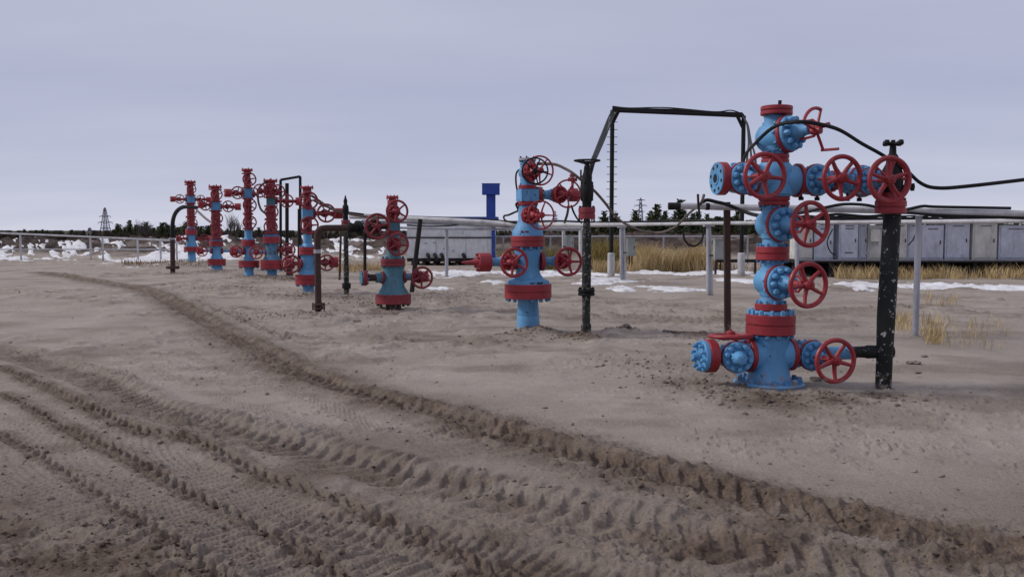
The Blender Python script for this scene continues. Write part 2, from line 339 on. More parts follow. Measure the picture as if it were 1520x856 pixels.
# ------------------------------------------------------------ object helpers
def link(o, parent=None):
    COL.objects.link(o)
    if parent is not None: o.parent = parent
    return o
def tag(o, label=None, cat=None, group=None, kind=None):
    if label: o['label'] = label
    if cat: o['category'] = cat
    if group: o['group'] = group
    if kind: o['kind'] = kind
    return o
def thing(name, label, cat, loc=(0, 0, 0), rz=0, group=None, ry=0):
    o = bpy.data.objects.new(name, None); link(o); o.location = loc; o.rotation_euler = (0, ry, rz)
    o.empty_display_size = .1
    return tag(o, label, cat, group)
STUFF = {'bolt_ring', 'bolt_holes', 'drain_plug', 'plug', 'rungs', 'louvre', 'bracing', 'cable_run', 'plate', 'conduit', 'crown'}
class MB:
    def __init__(s): s.v = []; s.f = []
    def frame(s, d):
        return Vector((0, 0, 1)).rotation_difference(Vector(d).normalized())
    def lathe(s, prof, o=(0, 0, 0), d=(0, 0, 1), n=24, cap=True, ph=0):
        q = s.frame(d); o = Vector(o); b = len(s.v)
        for r, h in prof:
            for k in range(n):
                a = 2 * PI * k / n + ph
                s.v.append(o + q @ Vector((r * math.cos(a), r * math.sin(a), h)))
        for i in range(len(prof) - 1):
            for k in range(n):
                k2 = (k + 1) % n
                s.f.append((b + i * n + k, b + i * n + k2, b + (i + 1) * n + k2, b + (i + 1) * n + k))
        if cap:
            s.f.append(tuple(b + k for k in reversed(range(n))))
            s.f.append(tuple(b + (len(prof) - 1) * n + k for k in range(n)))
        return s
    def cyl(s, p0, p1, r, r2=None, n=12):
        p0 = Vector(p0); p1 = Vector(p1)
        return s.lathe([(r, 0), (r if r2 is None else r2, (p1 - p0).length)], p0, p1 - p0, n)
    def disc(s, o, d, r, h0, h1, n=24, bv=.006):
        bv = min(bv, (h1 - h0) * .3)
        return s.lathe([(r - bv, h0), (r, h0 + bv), (r, h1 - bv), (r - bv, h1)], o, d, n)
    def box(s, c, size, q=None, taper=1):
        b = len(s.v); c = Vector(c)
        for z in (-.5, .5):
            for x, y in ((-.5, -.5), (.5, -.5), (.5, .5), (-.5, .5)):
                k = taper if z > 0 else 1
                p = Vector((x * size[0] * k, y * size[1] * k, z * size[2]))
                s.v.append(c + (q @ p if q else p))
        for f in ((3, 2, 1, 0), (4, 5, 6, 7), (0, 1, 5, 4), (1, 2, 6, 5), (2, 3, 7, 6), (3, 0, 4, 7)):
            s.f.append(tuple(b + i for i in f))
        return s
    def bar(s, p0, p1, w, t=None):
        p0 = Vector(p0); p1 = Vector(p1)
        return s.box((p0 + p1) / 2, (w, t or w, (p1 - p0).length), s.frame(p1 - p0))
    def tube(s, pts, r, n=8, closed=False, rad=None):
        P = [Vector(p) for p in pts]; b = len(s.v); m = len(P)
        up = None
        for i, p in enumerate(P):
            a = P[i - 1] if i or closed else P[0]; c = P[(i + 1) % m] if i < m - 1 or closed else P[-1]
            t = (c - a).normalized()
            if up is None:
                up = t.orthogonal().normalized()
            else:
                up = (up - t * up.dot(t)).normalized()
            sd = t.cross(up); rr = r if rad is None else rad[i]
            for k in range(n):
                an = 2 * PI * k / n; s.v.append(p + (up * math.cos(an) + sd * math.sin(an)) * rr)
        for i in range(m if closed else m - 1):
            for k in range(n):
                k2 = (k + 1) % n; j = (i + 1) % m
                s.f.append((b + i * n + k, b + i * n + k2, b + j * n + k2, b + j * n + k))
        if not closed:
            s.f.append(tuple(b + k for k in reversed(range(n)))); s.f.append(tuple(b + (m - 1) * n + k for k in range(n)))
        return s
    def bolts(s, o, d, R, n, r=.016, h0=0, h1=.05, ph=.1):
        q = s.frame(d); o = Vector(o); d = Vector(d).normalized()
        for k in range(n):
            a = 2 * PI * k / n + ph
            c = o + q @ Vector((R * math.cos(a), R * math.sin(a), 0))
            s.lathe([(r, h0), (r, h1 - r * .4), (r * .6, h1)], c, d, 6, ph=a)
        return s
    def torus(s, o, d, R, r, n=40, m=8):
        q = s.frame(d); o = Vector(o)
        pts = [o + q @ Vector((R * math.cos(2 * PI * k / n), R * math.sin(2 * PI * k / n), 0)) for k in range(n)]
        return s.tube(pts, r, m, True)
    def mesh(s, name, mat, smooth=True):
        me = bpy.data.meshes.new(name); me.from_pydata([tuple(v) for v in s.v], [], s.f); me.update()
        if mat: me.materials.append(M[mat] if isinstance(mat, str) else mat)
        if smooth:
            me.polygons.foreach_set('use_smooth', [True] * len(me.polygons))
            me.set_sharp_from_angle(angle=math.radians(32))
        return me
    def obj(s, name, mat, parent=None, loc=None, rot=None, smooth=True):
        o = bpy.data.objects.new(name, s.mesh(name, mat, smooth)); link(o, parent)
        if name in STUFF: o['kind'] = 'stuff'
        if loc is not None: o.location = loc
        if rot is not None: o.rotation_euler = rot
        return o
def inst(name, me, parent=None, loc=(0, 0, 0), rot=(0, 0, 0), scale=1):
    o = bpy.data.objects.new(name, me); link(o, parent); o.location = loc; o.rotation_euler = rot
    o.scale = (scale,) * 3 if isinstance(scale, (int, float)) else scale
    return o
def smooth_path(pts, n=8):
    return [Vector(p) for p in cr([tuple(p) for p in pts], n)]

# ------------------------------------------------------------ ground sheet
def polar_mesh():
    a = math.radians(34)
    th = np.concatenate([np.linspace(-a, a, 900), np.linspace(a, 2 * PI - a, 50)[1:-1]])
    r = np.concatenate([np.geomspace(.4, 2.9, 12)[:-1], np.geomspace(2.9, 66, 815), np.geomspace(66, 4500, 40)[1:]])
    R, T = np.meshgrid(r, th, indexing='ij'); x = (R * np.sin(T)).ravel(); y = (R * np.cos(T)).ravel()
    return x, y, len(r), len(th)
gx, gy, nr_, nt_ = polar_mesh()
gzv, wet, bank = ground(gx, gy)
i = np.arange(nr_ - 1)[:, None] * nt_; j = np.arange(nt_)[None, :]; j2 = (j + 1) % nt_
quads = np.stack([i + j, i + nt_ + j, i + nt_ + j2, i + j2], -1).reshape(-1, 4)[:, ::-1]
def np_mesh(name, co, quads, attrs, mat):
    me = bpy.data.meshes.new(name); me.vertices.add(len(co)); me.vertices.foreach_set('co', co.astype(np.float32).ravel())
    nq = len(quads); me.loops.add(nq * 4); me.loops.foreach_set('vertex_index', quads.astype(np.int32).ravel())
    me.polygons.add(nq); me.polygons.foreach_set('loop_start', np.arange(nq, dtype=np.int32) * 4)
    me.polygons.foreach_set('use_smooth', np.ones(nq, bool))
    me.update(calc_edges=True)
    for k, v in attrs.items():
        at_ = me.attributes.new(k, 'FLOAT', 'POINT'); at_.data.foreach_set('value', v.astype(np.float32))
    me.materials.append(mat); me.validate()
    return me
co = np.stack([gx, gy, gzv], -1)
g_obj = link(bpy.data.objects.new('ground', np_mesh('ground', co, quads, {'wet': wet, 'bank': bank}, M['sand']))); tag(g_obj, kind='structure')

# thin lying snow: a second skin over the ground where patches remain
SN = [(1000,406,130,2.6),(900,407,50,2.6),(1150,408,60,2),(985,429,60,3),(905,416,40,2.5),(870,421,30,2),(1290,424,110,2.2),(1285,431,35,1.6),(1390,427,70,2.5),(1500,428,60,3),(680,406,70,3.5),(740,420,25,2),(820,407,40,4),
      (176,379,24,4),(245,384,44,4),(303,385,16,4),(342,383,22,5),(40,380,60,4),(930,431,26,3),(430,378,60,3),(1100,417,40,2.5),(640,428,18,1.5)]
sel = (gy > 15) & (gy < 60) & (np.abs(gx) < 40)
mask = np.full_like(gzv, -1.0)
idx = np.nonzero(sel)[0]
for px, py, wx, wy in SN:
    c = gp(px, py); e = gp(px + wx, py); f = gp(px, py - wy)
    q = np.hypot((gx[idx] - c.x) / (e.x - c.x), (gy[idx] - c.y) / (f.y - c.y))
    mask[idx] = np.maximum(mask[idx], np.clip(1.25 - q, -1, 1))
nzv = fbm(gx[idx] * 1.1, gy[idx] * 1.0, 5, 301, .65)
mask[idx] = mask[idx] * .9 + (nzv - .52) * 3.2 - .30
lf = (gy > 50.5) & (gx < 2); mask[lf] = -1
# streaks caught on the bank at the left
bs = np.nonzero((gy > 46.5) & (gy < 60) & (gx < -7) & (gx > -40))[0]
sb = fbm(gx[bs] * 1.5 + gy[bs] * .9, gy[bs] * .6, 4, 311, .7)
mask[bs] = np.maximum(mask[bs], (sb - .585) * 4)
mask[gy < 15] = -1
hgt = np.clip(mask * .12, -.05, .05)
keep = (mask[quads] > 0).any(axis=1)
qs = quads[keep]; u, inv = np.unique(qs, return_inverse=True)
co2 = co[u].copy(); co2[:, 2] += np.where(hgt[u] > 0, hgt[u], -.02)
s_obj = link(bpy.data.objects.new('snow', np_mesh('snow', co2, inv.reshape(-1, 4), {}, M['snow']))); tag(s_obj, 'thin white patches of old snow lying on the sand by the bank', 'snow', kind='stuff')

# ------------------------------------------------------------ valve library
CACHE = {}
def cached(key, fn):
    if key not in CACHE: CACHE[key] = fn()
    return CACHE[key]
def me_body(mat):
    def mk():
        b = MB()
        prof = [(.05, -.165), (.095, -.155), (.125, -.12), (.142, -.06), (.146, 0), (.142, .05), (.145, .10)]
        b.lathe([(r, h) for r, h in prof], (0, 0, 0), (0, -1, 0), 24)
        b.lathe([(.092, -.19), (.088, -.10), (.088, .10), (.092, .19)], (0, 0, 0), (0, 0, 1), 20)
        b.lathe([(.11, -.135), (.115, -.09), (.13, -.05)], n=20); b.lathe([(.13, .05), (.115, .09), (.11, .135)], n=20)
        b.cyl((0, .16, 0), (0, .185, 0), .028, n=8)
        return b.mesh('gate_valve', mat)
    return cached(('body', mat), mk)
def me_ring(mat):
    return cached(('ring', mat), lambda: MB().disc((0, 0, 0), (0, -1, 0), .168, .10, .137, 28).mesh('bonnet_flange', mat))
def me_bonnet(mat):
    def mk():
        b = MB()
        b.lathe([(.155, .137), (.158, .142), (.158, .168), (.15, .175), (.085, .178), (.078, .22), (.060, .27), (.048, .30), (.048, .34), (.036, .345)], (0, 0, 0), (0, -1, 0), 24)
        b.bolts((0, -.175, 0), (0, -1, 0), .122, 10, .028, 0, .050)
        b.bolts((0, -.09, 0), (0, 1, 0), .152, 10, .013, 0, .03)
        return b.mesh('bonnet', mat)
    return cached(('bonnet', mat), mk)
def me_yoke(mat):
    def mk():
        b = MB()
        b.cyl((0, -.34, 0), (0, -.56, 0), .020, n=10); b.cyl((0, -.34, 0), (0, -.42, 0), .036, .028, 12)
        for s in (-1, 1): b.tube([(0, -.20, .055 * s), (0, -.30, .075 * s), (0, -.40, .07 * s), (0, -.455, .02 * s)], .012, 6)
        b.cyl((0, -.44, 0), (0, -.47, 0), .038, n=12)
        return b.mesh('stem', mat)
    return cached(('yoke', mat), mk)
def me_wheel(mat, thick, n_spoke=5):
    def mk():
        b = MB(); y = -.535; R = .205
        b.torus((0, y, 0), (0, 1, 0), R, .0235 if thick else .0135, 40, 8)
        b.lathe([(.036, -.03), (.046, -.02), (.046, .03), (.030, .045)], (0, y - .01, 0), (0, -1, 0), 14)
        b.cyl((0, y - .04, 0), (0, y - .07, 0), .014, n=8)
        for k in range(n_spoke):
            a = 2 * PI * k / n_spoke + .3
            p0 = Vector((.02 * math.cos(a), y + .015, .02 * math.sin(a))); p1 = Vector((R * .98 * math.cos(a), y, R * .98 * math.sin(a)))
            mid = (p0 + p1) / 2 + Vector((0, .012, 0))
            w0, w1 = (.026, .017) if thick else (.016, .010)
            b.tube([p0, mid, p1], .01, 6, rad=[w0, (w0 + w1) / 2, w1])
        return b.mesh('handwheel', mat)
    return cached(('wheel', mat, thick, n_spoke), mk)
BLUES = ('blue', 'red', 'blue', 'red', 'red'); REDS = ('wine', 'wine', 'wine', 'wine', 'wine'); MIXD = ('blue', 'red', 'red', 'red', 'red'); TEALS = ('teal', 'wine', 'teal', 'wine', 'wine')
def valve(root, loc, bore='z', az=0, cols=BLUES, s=1.0, ws=1.0, thick=True, wheel=True, spin=None, spk=5, ln=1.0):
    """gate valve: body > bonnet_flange, bonnet, stem, handwheel.  az: degrees from local -Y towards +X"""
    body = inst('gate_valve', me_body(cols[0]), root, loc, (0, 0 if bore == 'z' else PI / 2, math.radians(az)), s)
    turn = (0, 0 if bore == 'z' else -PI / 2, 0)
    # children undo the roll so that wheels read upright
    inst('bonnet_flange', me_ring(cols[1]), body); inst('bonnet', me_bonnet(cols[2]), body)
    st = inst('stem', me_yoke(cols[3]), body, (0, 0, 0), (0, 0, 0), (1, ln, 1))
    if wheel:
        sp = rnd.uniform(0, 2 * PI) if spin is None else spin
        inst('handwheel', me_wheel(cols[4], thick, spk), body, (0, -.535 * (ln - ws / s), 0), (0, sp, 0), ws / s)
    return body

class Well:
    """frame of one wellhead: measures heights and widths at its own distance"""
    def __init__(s, px, py, label, yaw, dz=0.0, lean=0.0, name='wellhead_tree'):
        p = gp(px, py); s.px = px; s.Y = p.y; s.X = p.x; s.z0 = dz; s.yaw = math.radians(yaw); s.S = F / (p.y / cP)
        s.root = thing(name, label, 'wellhead', (p.x, p.y, dz), s.yaw, 'blue and red wellhead valve trees in a row', ry=lean)
    def Z(s, py): return at(s.px, py, s.Y).z - s.z0
    def R(s, w): return w / 2 / s.S
    def ax(s, px, py=330):
        k = (px - CX) / F; z = s.Z(py) + s.z0
        D = s.Y * cP + (H - z) * sP
        return (k * D - s.X) / (math.cos(s.yaw) - k * math.sin(s.yaw) * cP)
    def flange(s, y0, y1, w, mat='red', bolts=10, bm='bluedark', up=True, dn=True, groove=True, name='flange', n=32):
        z0, z1, r = s.Z(y1), s.Z(y0), s.R(w); m = (z0 + z1) / 2; h = z1 - z0
        b = MB()
        if groove and h > .06:
            b.lathe([(r - .006, z0), (r, z0 + .006), (r, m - .007), (r - .012, m - .004), (r - .012, m + .004), (r, m + .007), (r, z1 - .006), (r - .006, z1)], n=n)
        else: b.disc((0, 0, 0), (0, 0, 1), r, z0, z1, n)
        fl = b.obj(name, mat, s.root)
        if bolts:
            q = MB(); br = min(.03, r * .10); bl = br * 2.0
            if up: q.bolts((0, 0, z1), (0, 0, 1), r - br * 1.5, bolts, br, -.002, bl)
            if dn: q.bolts((0, 0, z0), (0, 0, -1), r - br * 1.5, bolts, br, -.002, bl * .8)
            q.obj('bolt_ring', bm, fl)
        return fl
    def spool(s, prof, mat='blue', name='spool', n=28):
        b = MB(); b.lathe(sorted([(s.R(w), s.Z(y)) for y, w in prof], key=lambda t: t[1]), n=n)
        return b.obj(name, mat, s.root)
    def hcyl(s, x0, x1, z, r, mat, name='pipe', r2=None, n=20, parent=None):
        return MB().cyl((x0, 0, z), (x1, 0, z), r, r2, n).obj(name, mat, parent or s.root)
    def hflange(s, x0, x1, z, r, mat='red', bolts=8, bm='bluedark', side=0, name='flange'):
        x0, x1 = min(x0, x1), max(x0, x1)
        fl = MB().disc((x0, 0, z), (1, 0, 0), r, 0, x1 - x0, 28).obj(name, mat, s.root)
        if bolts:
            q = MB(); br = min(.024, r * .12)
            if side >= 0: q.bolts((x1, 0, z), (1, 0, 0), r - br * 1.5, bolts, br, -.002, br * 1.9)
            if side <= 0: q.bolts((x0, 0, z), (-1, 0, 0), r - br * 1.5, bolts, br, -.002, br * 1.9)
            q.obj('bolt_ring', bm, fl)
        return fl

# ------------------------------------------------------------ well 1: large tree at the right
def well_one():
    W = Well(1141, 572, 'nearest and largest blue wellhead tree with a pale eight-hole end flange and thick red handwheels', 12, lean=.010)
    r = W.root; Z = W.Z; R = W.R
    b = MB(); b.lathe([(R(96), -.03), (R(102), 0), (R(104), .035), (R(100), .05), (R(70), .058)], n=36)
    bf = b.obj('base_flange', 'blue', r)
    MB().bolts((0, 0, .05), (0, 0, 1), R(88), 16, .030, -.01, .05).obj('bolt_ring', 'bluedark', bf)
    W.spool([(566, 70), (560, 63), (545, 57), (532, 53), (520, 52), (505, 54), (497, 58)], name='tubing_head')
    zl = Z(526)
    b = MB(); b.lathe([(.13, -.24), (.155, -.21), (.158, 0), (.158, .20), (.13, .235)], (0, 0, zl), (1, 0, 0), 28); b.obj('side_outlet', 'blue', r)
    W.flange(466, 495, 72, bolts=12, bm='blue')
    W.flange(450, 460, 47, bolts=10, bm='blue', dn=False, groove=False)
    W.spool([(466, 50), (461, 46)], 'blue')
    W.spool([(451, 34), (440, 31), (397, 30), (386, 34)])
    valve(r, (0, 0, Z(418)), 'z', 8, s=1.06)
    W.flange(366, 386, 48, bolts=10)
    W.spool([(366, 34), (358, 30), (315, 30), (306, 36)])
    valve(r, (0, 0, Z(333)), 'z', 8, s=1.06)
    W.flange(292, 305, 45, bolts=10)
    zu = Z(267)
    b = MB(); b.lathe([(R(46), Z(292)), (R(52), Z(288)), (R(50), Z(280)), (R(46), zu), (R(50), Z(254)), (R(48), Z(246)), (R(42), Z(242))], n=28)
    b.lathe([(.14, -.26), (.152, -.23), (.150, 0), (.150, .22), (.14, .25)], (0, 0, zu), (1, 0, 0), 28)
    b.obj('cross_block', 'blue', r)
    W.flange(229, 242, 40, bolts=8, dn=False)
    W.spool([(229, 30), (222, 24), (184, 24), (173, 27)])
    tv = valve(r, (0, 0, Z(203)), 'z', 27, s=1.12, wheel=False, ln=.95); tv.rotation_euler.x = math.radians(-7)
    # broken handwheel of the top valve: a third of the rim and a crank grip are left
    a = math.radians(24); ax_ = Vector((math.sin(a), -math.cos(a), 0)); sd = Vector((math.cos(a), math.sin(a), 0)); up = Vector((0, 0, 1))
    hub = Vector((0, 0, Z(203))) + ax_ * .47 + up * .02
    bw = MB(); RR = .215
    pt = lambda t, rr=RR: hub + (sd * math.sin(t) * 1.0 + up * math.cos(t)) * rr + ax_ * 0
    bw.tube([pt(t) for t in np.linspace(-1.30, .30, 14)], .017, 8)
    bw.cyl(hub - ax_ * .05, hub + ax_ * .05, .036, n=12)
    for t in (-1.28, .28, 2.55): bw.tube([hub, pt(t)], .015, 8)
    bw.cyl(pt(2.55) - ax_ * .02, pt(2.55) + ax_ * .17, .014, n=8)
    bw.obj('broken_handwheel', 'red', r)
    W.flange(158, 171, 46, bolts=0)
    MB().cyl((0.03, 0, Z(160)), (.035, 0, Z(149)), .018, n=8).obj('stub', 'black', r)
    # left arm
    xd = W.ax(1062, 263)
    W.hflange(-.262, -.225, zu, .168, side=-1)
    W.hflange(.23, .27, zu, .172, side=1)
    fl = W.hflange(xd, xd + .085, zu, .165, 'red', 0)
    b = MB(); b.lathe([(.158, 0), (.16, -.006), (.158, -.014), (.066, -.016), (.064, -.024), (.045, -.024)], (xd, 0, zu), (1, 0, 0), 32, cap=False)
    b.f = [tuple(reversed(f)) for f in b.f]
    fc = b.obj('flange_face', 'blue', fl)
    q = MB()
    for k in range(8):
        t = 2 * PI * k / 8 + .2; q.cyl((xd - .017, .122 * math.cos(t), zu + .122 * math.sin(t)), (xd + .01, .122 * math.cos(t), zu + .122 * math.sin(t)), .018, n=10)
    q.cyl((xd - .020, 0, zu), (xd, 0, zu), .045, n=16); q.obj('bolt_holes', 'dark', fl)
    W.hcyl(xd + .08, W.ax(1090, 265), zu, .098, 'blue')
    MB().lathe([(.022, .08), (.022, .13), (.03, .135), (.03, .155), (.02, .16)], (xd + .17, 0, zu), n=8).obj('plug', 'blue', r)
    xv = W.ax(1092, 265)
    valve(r, (xv, 0, zu), 'x', 2, s=.98, spin=.1)
    W.hcyl(xv, -.2, zu, .09, 'blue')
    # right arm
    x1, x2, x3 = W.ax(1199, 268), W.ax(1266, 269), W.ax(1313, 270)
    W.hcyl(.25, x1, zu, .082, 'blue'); valve(r, (x1, 0, zu), 'x', 4, s=.98, spin=.3)
    W.hcyl(x1, x2, zu, .075, 'blue'); W.hflange((x1 + x2) / 2 - .02, (x1 + x2) / 2 + .02, zu, .11, bolts=8, side=0)
    valve(r, (x2, 0, zu), 'x', 4, s=.98, spin=1.2)
    W.hcyl(x2, x3, zu, .075, 'blue')
    q = MB()
    for x in (x1 - .09, x1 + .09, x2 - .08, x2 + .06): q.cyl((x, 0, zu - .12), (x, 0, zu - .17), .013, n=6); q.cyl((x, 0, zu - .165), (x, 0, zu - .20), .026, n=6)
    q.obj('drain_plug', 'dark', r)
    # lower arms
    W.hflange(-.262, -.205, zl, .172, side=-1); W.hflange(.20, .255, zl, .168, side=1)
    xr = W.ax(1196, 526); W.hcyl(.25, xr, zl, .075, 'blue'); valve(r, (xr, 0, zl), 'x', 2, s=.95, spin=.25)
    W.hcyl(xr, W.ax(1268, 524), zl, .07, 'blue')
    q = MB()
    for x in (.33, .40, .52): q.lathe([(.02, .06), (.02, .13), (.012, .15)], (x, 0, zl), n=8)
    q.obj('plug', 'blue', r)
    xl = W.ax(1090, 528); W.hcyl(-.25, xl - .2, zl, .085, 'blue')
    vb = valve(r, (xl, 0, zl), 'x', -14, ('blue', 'red', 'blue', 'blue', 'red'), s=.98, wheel=False, ln=.62)
    vb['label'] = 'valve without its handwheel, bonnet towards the viewer'
    # detached wheel lying on top of that valve
    xe = W.ax(1046, 525)
    fl = W.hflange(xe + .0, xe + .10, zl, .168, 'red', 0)
    b = MB(); b.disc((xe, 0, zl), (-1, 0, 0), .16, 0, .05, 28); b.bolts((xe - .045, 0, zl), (-1, 0, 0), .125, 10, .020, 0, .055); b.cyl((xe - .05, 0, zl), (xe - .13, 0, zl), .05, .03, 12)
    b.obj('end_cap', 'blue', fl)
    W.hcyl(xe + .1, xl, zl, .08, 'blue')
    o = inst('handwheel', me_wheel('red', True), r, (0, 0, 0))
    o.rotation_euler = (math.radians(-94), 0, 0); o.rotation_euler.rotate_axis('Y', .5); o.location = (xl - .06, -.06, zl + .20 - .535 )
    return W
W1 = well_one()

# ------------------------------------------------------------ well 2
def well_two():
    W = Well(784, 494, 'second wellhead tree, wide red flange on blue casing, red spiked end cap on the left', 17, lean=-.006)
    r = W.root; Z = W.Z; R = W.R; kw = dict(thick=False, ws=1.02)
    W.spool([(500, 35), (492, 34), (470, 33.5), (468, 32), (466, 33), (448, 30), (442, 34)], name='casing')
    W.flange(421, 442, 70, bolts=14, bm='bluedark', up=False)
    W.spool([(422, 62), (416, 60), (413, 46), (405, 36), (395, 34), (380, 36), (372, 40), (366, 34)], name='tubing_head')
    MB().bolts((0, 0, Z(421)), (0, 0, 1), R(58), 12, .026, -.01, .045).obj('bolt_ring', 'blue', r)
    W.flange(350, 366, 50, bolts=10, bm='blue')
    W.spool([(351, 47), (343, 45), (334, 34), (326, 28), (306, 28)], name='adapter')
    valve(r, (0, 0, Z(320)), 'z', 6, MIXD, s=.92, spk=5, **kw)
    W.flange(299, 305, 31, bolts=8, groove=False)
    b = MB(); b.box((0, 0, Z(290)), (R(27) * 2, R(27) * 2, Z(281) - Z(299))); b.obj('cross_block', 'blue', r)
    W.flange(275, 281, 27, bolts=6, groove=False)
    W.spool([(276, 22), (246, 21), (243, 23)])
    valve(r, (0, 0, Z(256)), 'z', 6, MIXD, s=.86, thick=False, ws=1.04, spin=.6)
    W.flange(235, 239, 26, 'galv', bolts=6, bm='dark', groove=False)
    W.flange(239, 243, 20, 'blue', bolts=0, groove=False)
    # upper right arm
    z = Z(289); xe = W.ax(868, 288)
    W.hcyl(.10, .15, z, .10, 'blue'); W.hflange(.15, .215, z, .125, bm='dark')
    xv = W.ax(828, 289); W.hcyl(.21, xv, z, .07, 'blue'); valve(r, (xv, 0, z), 'x', 2, MIXD, s=.82, thick=False, ws=1.0, spin=.2)
    W.hcyl(xv, W.ax(846, 290), z, .075, 'blue'); W.hflange(W.ax(846, 290), W.ax(857, 290), z, .105, 'red', side=1)
    W.hcyl(W.ax(857, 290), xe, z, .06, 'red')
    b = MB(); xq = W.ax(851, 270); b.cyl((xq, 0, z + .08), (xq, 0, z + .27), .022, n=8); b.cyl((xq - .07, 0, z + .24), (xq + .07, 0, z + .24), .030, n=8); b.box((xq, 0, z + .30), (.07, .07, .05)); b.obj('bleed_valve', 'red', r)
    # left dark hand wheel behind the top valve
    bw = inst('handwheel', me_wheel('black', False), r, (W.ax(777, 262), .30, Z(259)), (0, .4, math.radians(175)), .9)
    bw.location = (-.02, -.36, Z(259)); bw.rotation_euler = (0, .4, math.radians(-16)); bw['label'] = 'dark handwheel at the top'
    # lower arms
    z = Z(388)
    xl = W.ax(752, 388); xc = W.ax(728, 388)
    W.hflange(-.245, -.19, z, .12, side=-1); W.hflange(.19, .245, z, .15, side=1)
    W.hcyl(-.24, xc, z, .066, 'blue'); valve(r, (xl, 0, z), 'x', 4, MIXD, s=.75, thick=True, ws=1.0, spin=.5, ln=.85)
    xcap = W.ax(710, 389)
    cp = W.hflange(xcap, xc, z, .145, 'red', 6, 'wine', -1, 'end_cap'); MB().lathe([(.08, 0), (.055, .05), (.035, .10), (.02, .22), (.008, .26)], (xcap, 0, z), (-1, 0, 0), 12).obj('spike', 'red', cp)
    xr = W.ax(832, 388); W.hcyl(.24, xr, z, .062, 'blue'); valve(r, (xr, 0, z), 'x', 2, MIXD, s=.75, thick=True, ws=1.0, spin=0, ln=.85)
    W.hcyl(xr, W.ax(846, 388), z, .09, 'red')
    # illegible hand-brushed marks on the flange shoulder and the adapter
    for yy, wpx, a0, n_, mt, nm in ((418.5, 62.5, .12, 9, 'dark', 'brush_mark'), (343.5, 45.5, -.45, 7, 'wine', 'brush_mark')):
        b = MB(); rr_ = random.Random(n_)
        for k in range(n_):
            if k == 3: continue
            t = a0 - r.rotation_euler.z + k * .075; R_ = W.R(wpx) + .002; c = Vector((math.sin(t) * R_, -math.cos(t) * R_, Z(yy) + rr_.uniform(-.004, .004)))
            b.box(c, (.010 + .008 * rr_.random(), .006, .030), Quaternion((0, 0, 1), t) @ Quaternion((0, 1, 0), rr_.uniform(-.6, .6)))
        o_ = b.obj(nm, mt, r); o_['kind'] = 'stuff'
    return W
W2 = well_two()

# ------------------------------------------------------------ well 3 (teal, rusted)
def well_three():
    W = Well(584, 460, 'weathered teal and dull red wellhead tree standing on a short black rusty stub', 22)
    r = W.root; Z = W.Z; R = W.R
    W.spool([(468, 23), (440, 23)], 'rust', 'casing')
    W.flange(436, 450, 53, 'wine', 12, 'dark', up=False, groove=False)
    W.spool([(437, 48), (433, 44), (425, 34), (412, 30), (402, 30), (398, 31)], 'teal', 'tubing_head')
    W.flange(384, 394.5, 36.5, 'wine', 10, 'teal')
    W.spool([(398, 30), (394, 30)], 'teal'); W.spool([(384, 26), (376, 20), (350, 19), (345, 22)], 'teal')
    valve(r, (0, 0, Z(362)), 'z', 0, ('teal', 'wine', 'wine', 'wine', 'wine'), s=.85, thick=True, ws=1.0, ln=.85)
    W.flange(342, 348, 22, 'wine', 0, groove=False)
    MB().box((0, 0, Z(336)), (.24, .24, Z(330) - Z(342))).obj('cross_block', 'teal', r)
    W.flange(324, 330, 21, 'wine', 0, groove=False); W.spool([(324, 17), (303, 15)], 'wine')
    valve(r, (0, 0, Z(314)), 'z', 0, ('teal', 'wine', 'wine', 'wine', 'wine'), s=.80, thick=True, ws=1.0, ln=.85)
    W.flange(297, 303, 15, 'red', 0, groove=False)
    W.flange(291, 295, 18, 'red', 4, 'red', up=True, dn=True, groove=False)
    W.spool([(298, 11), (294, 11)], 'red')
    z = Z(336)
    W.hcyl(-.1, W.ax(541, 337), z, .06, 'rust'); xv = W.ax(553, 336); valve(r, (xv, 0, z), 'x', 0, ('rust', 'wine', 'rust', 'wine', 'wine'), s=.9, ws=1.12, ln=.85)
    W.hflange(W.ax(539, 337), W.ax(544, 337), z, .13, 'teal', 6, 'rust')
    z = Z(411.5)
    xL = W.ax(540, 411)
    W.hflange(-.24, -.19, z, .125, 'wine', 8, 'teal', -1); W.hcyl(-.24, xL, z, .07, 'rust'); W.hcyl(-.35, -.24, z, .10, 'teal')
    W.hflange(xL - .03, xL + .05, z, .155, 'wine', 8, 'teal'); W.hcyl(xL - .06, xL - .03, z, .13, 'teal')
    xs = W.ax(541.5, 400); MB().cyl((xs, 0, z), (xs + .01, 0, Z(347)), .032, n=10).obj('riser', 'dark', r)
    W.hflange(.19, .24, z, .125, 'wine', 8, 'teal', 1)
    xr = W.ax(620, 411); W.hcyl(.24, xr, z, .07, 'teal'); valve(r, (xr, 0, z), 'x', 0, ('teal', 'wine', 'wine', 'wine', 'wine'), s=.75, ws=1.0, ln=.8)
    W.hflange(xr + .10, xr + .20, z, .11, 'red', 6, 'wine', 1)
    return W
W3 = well_three()

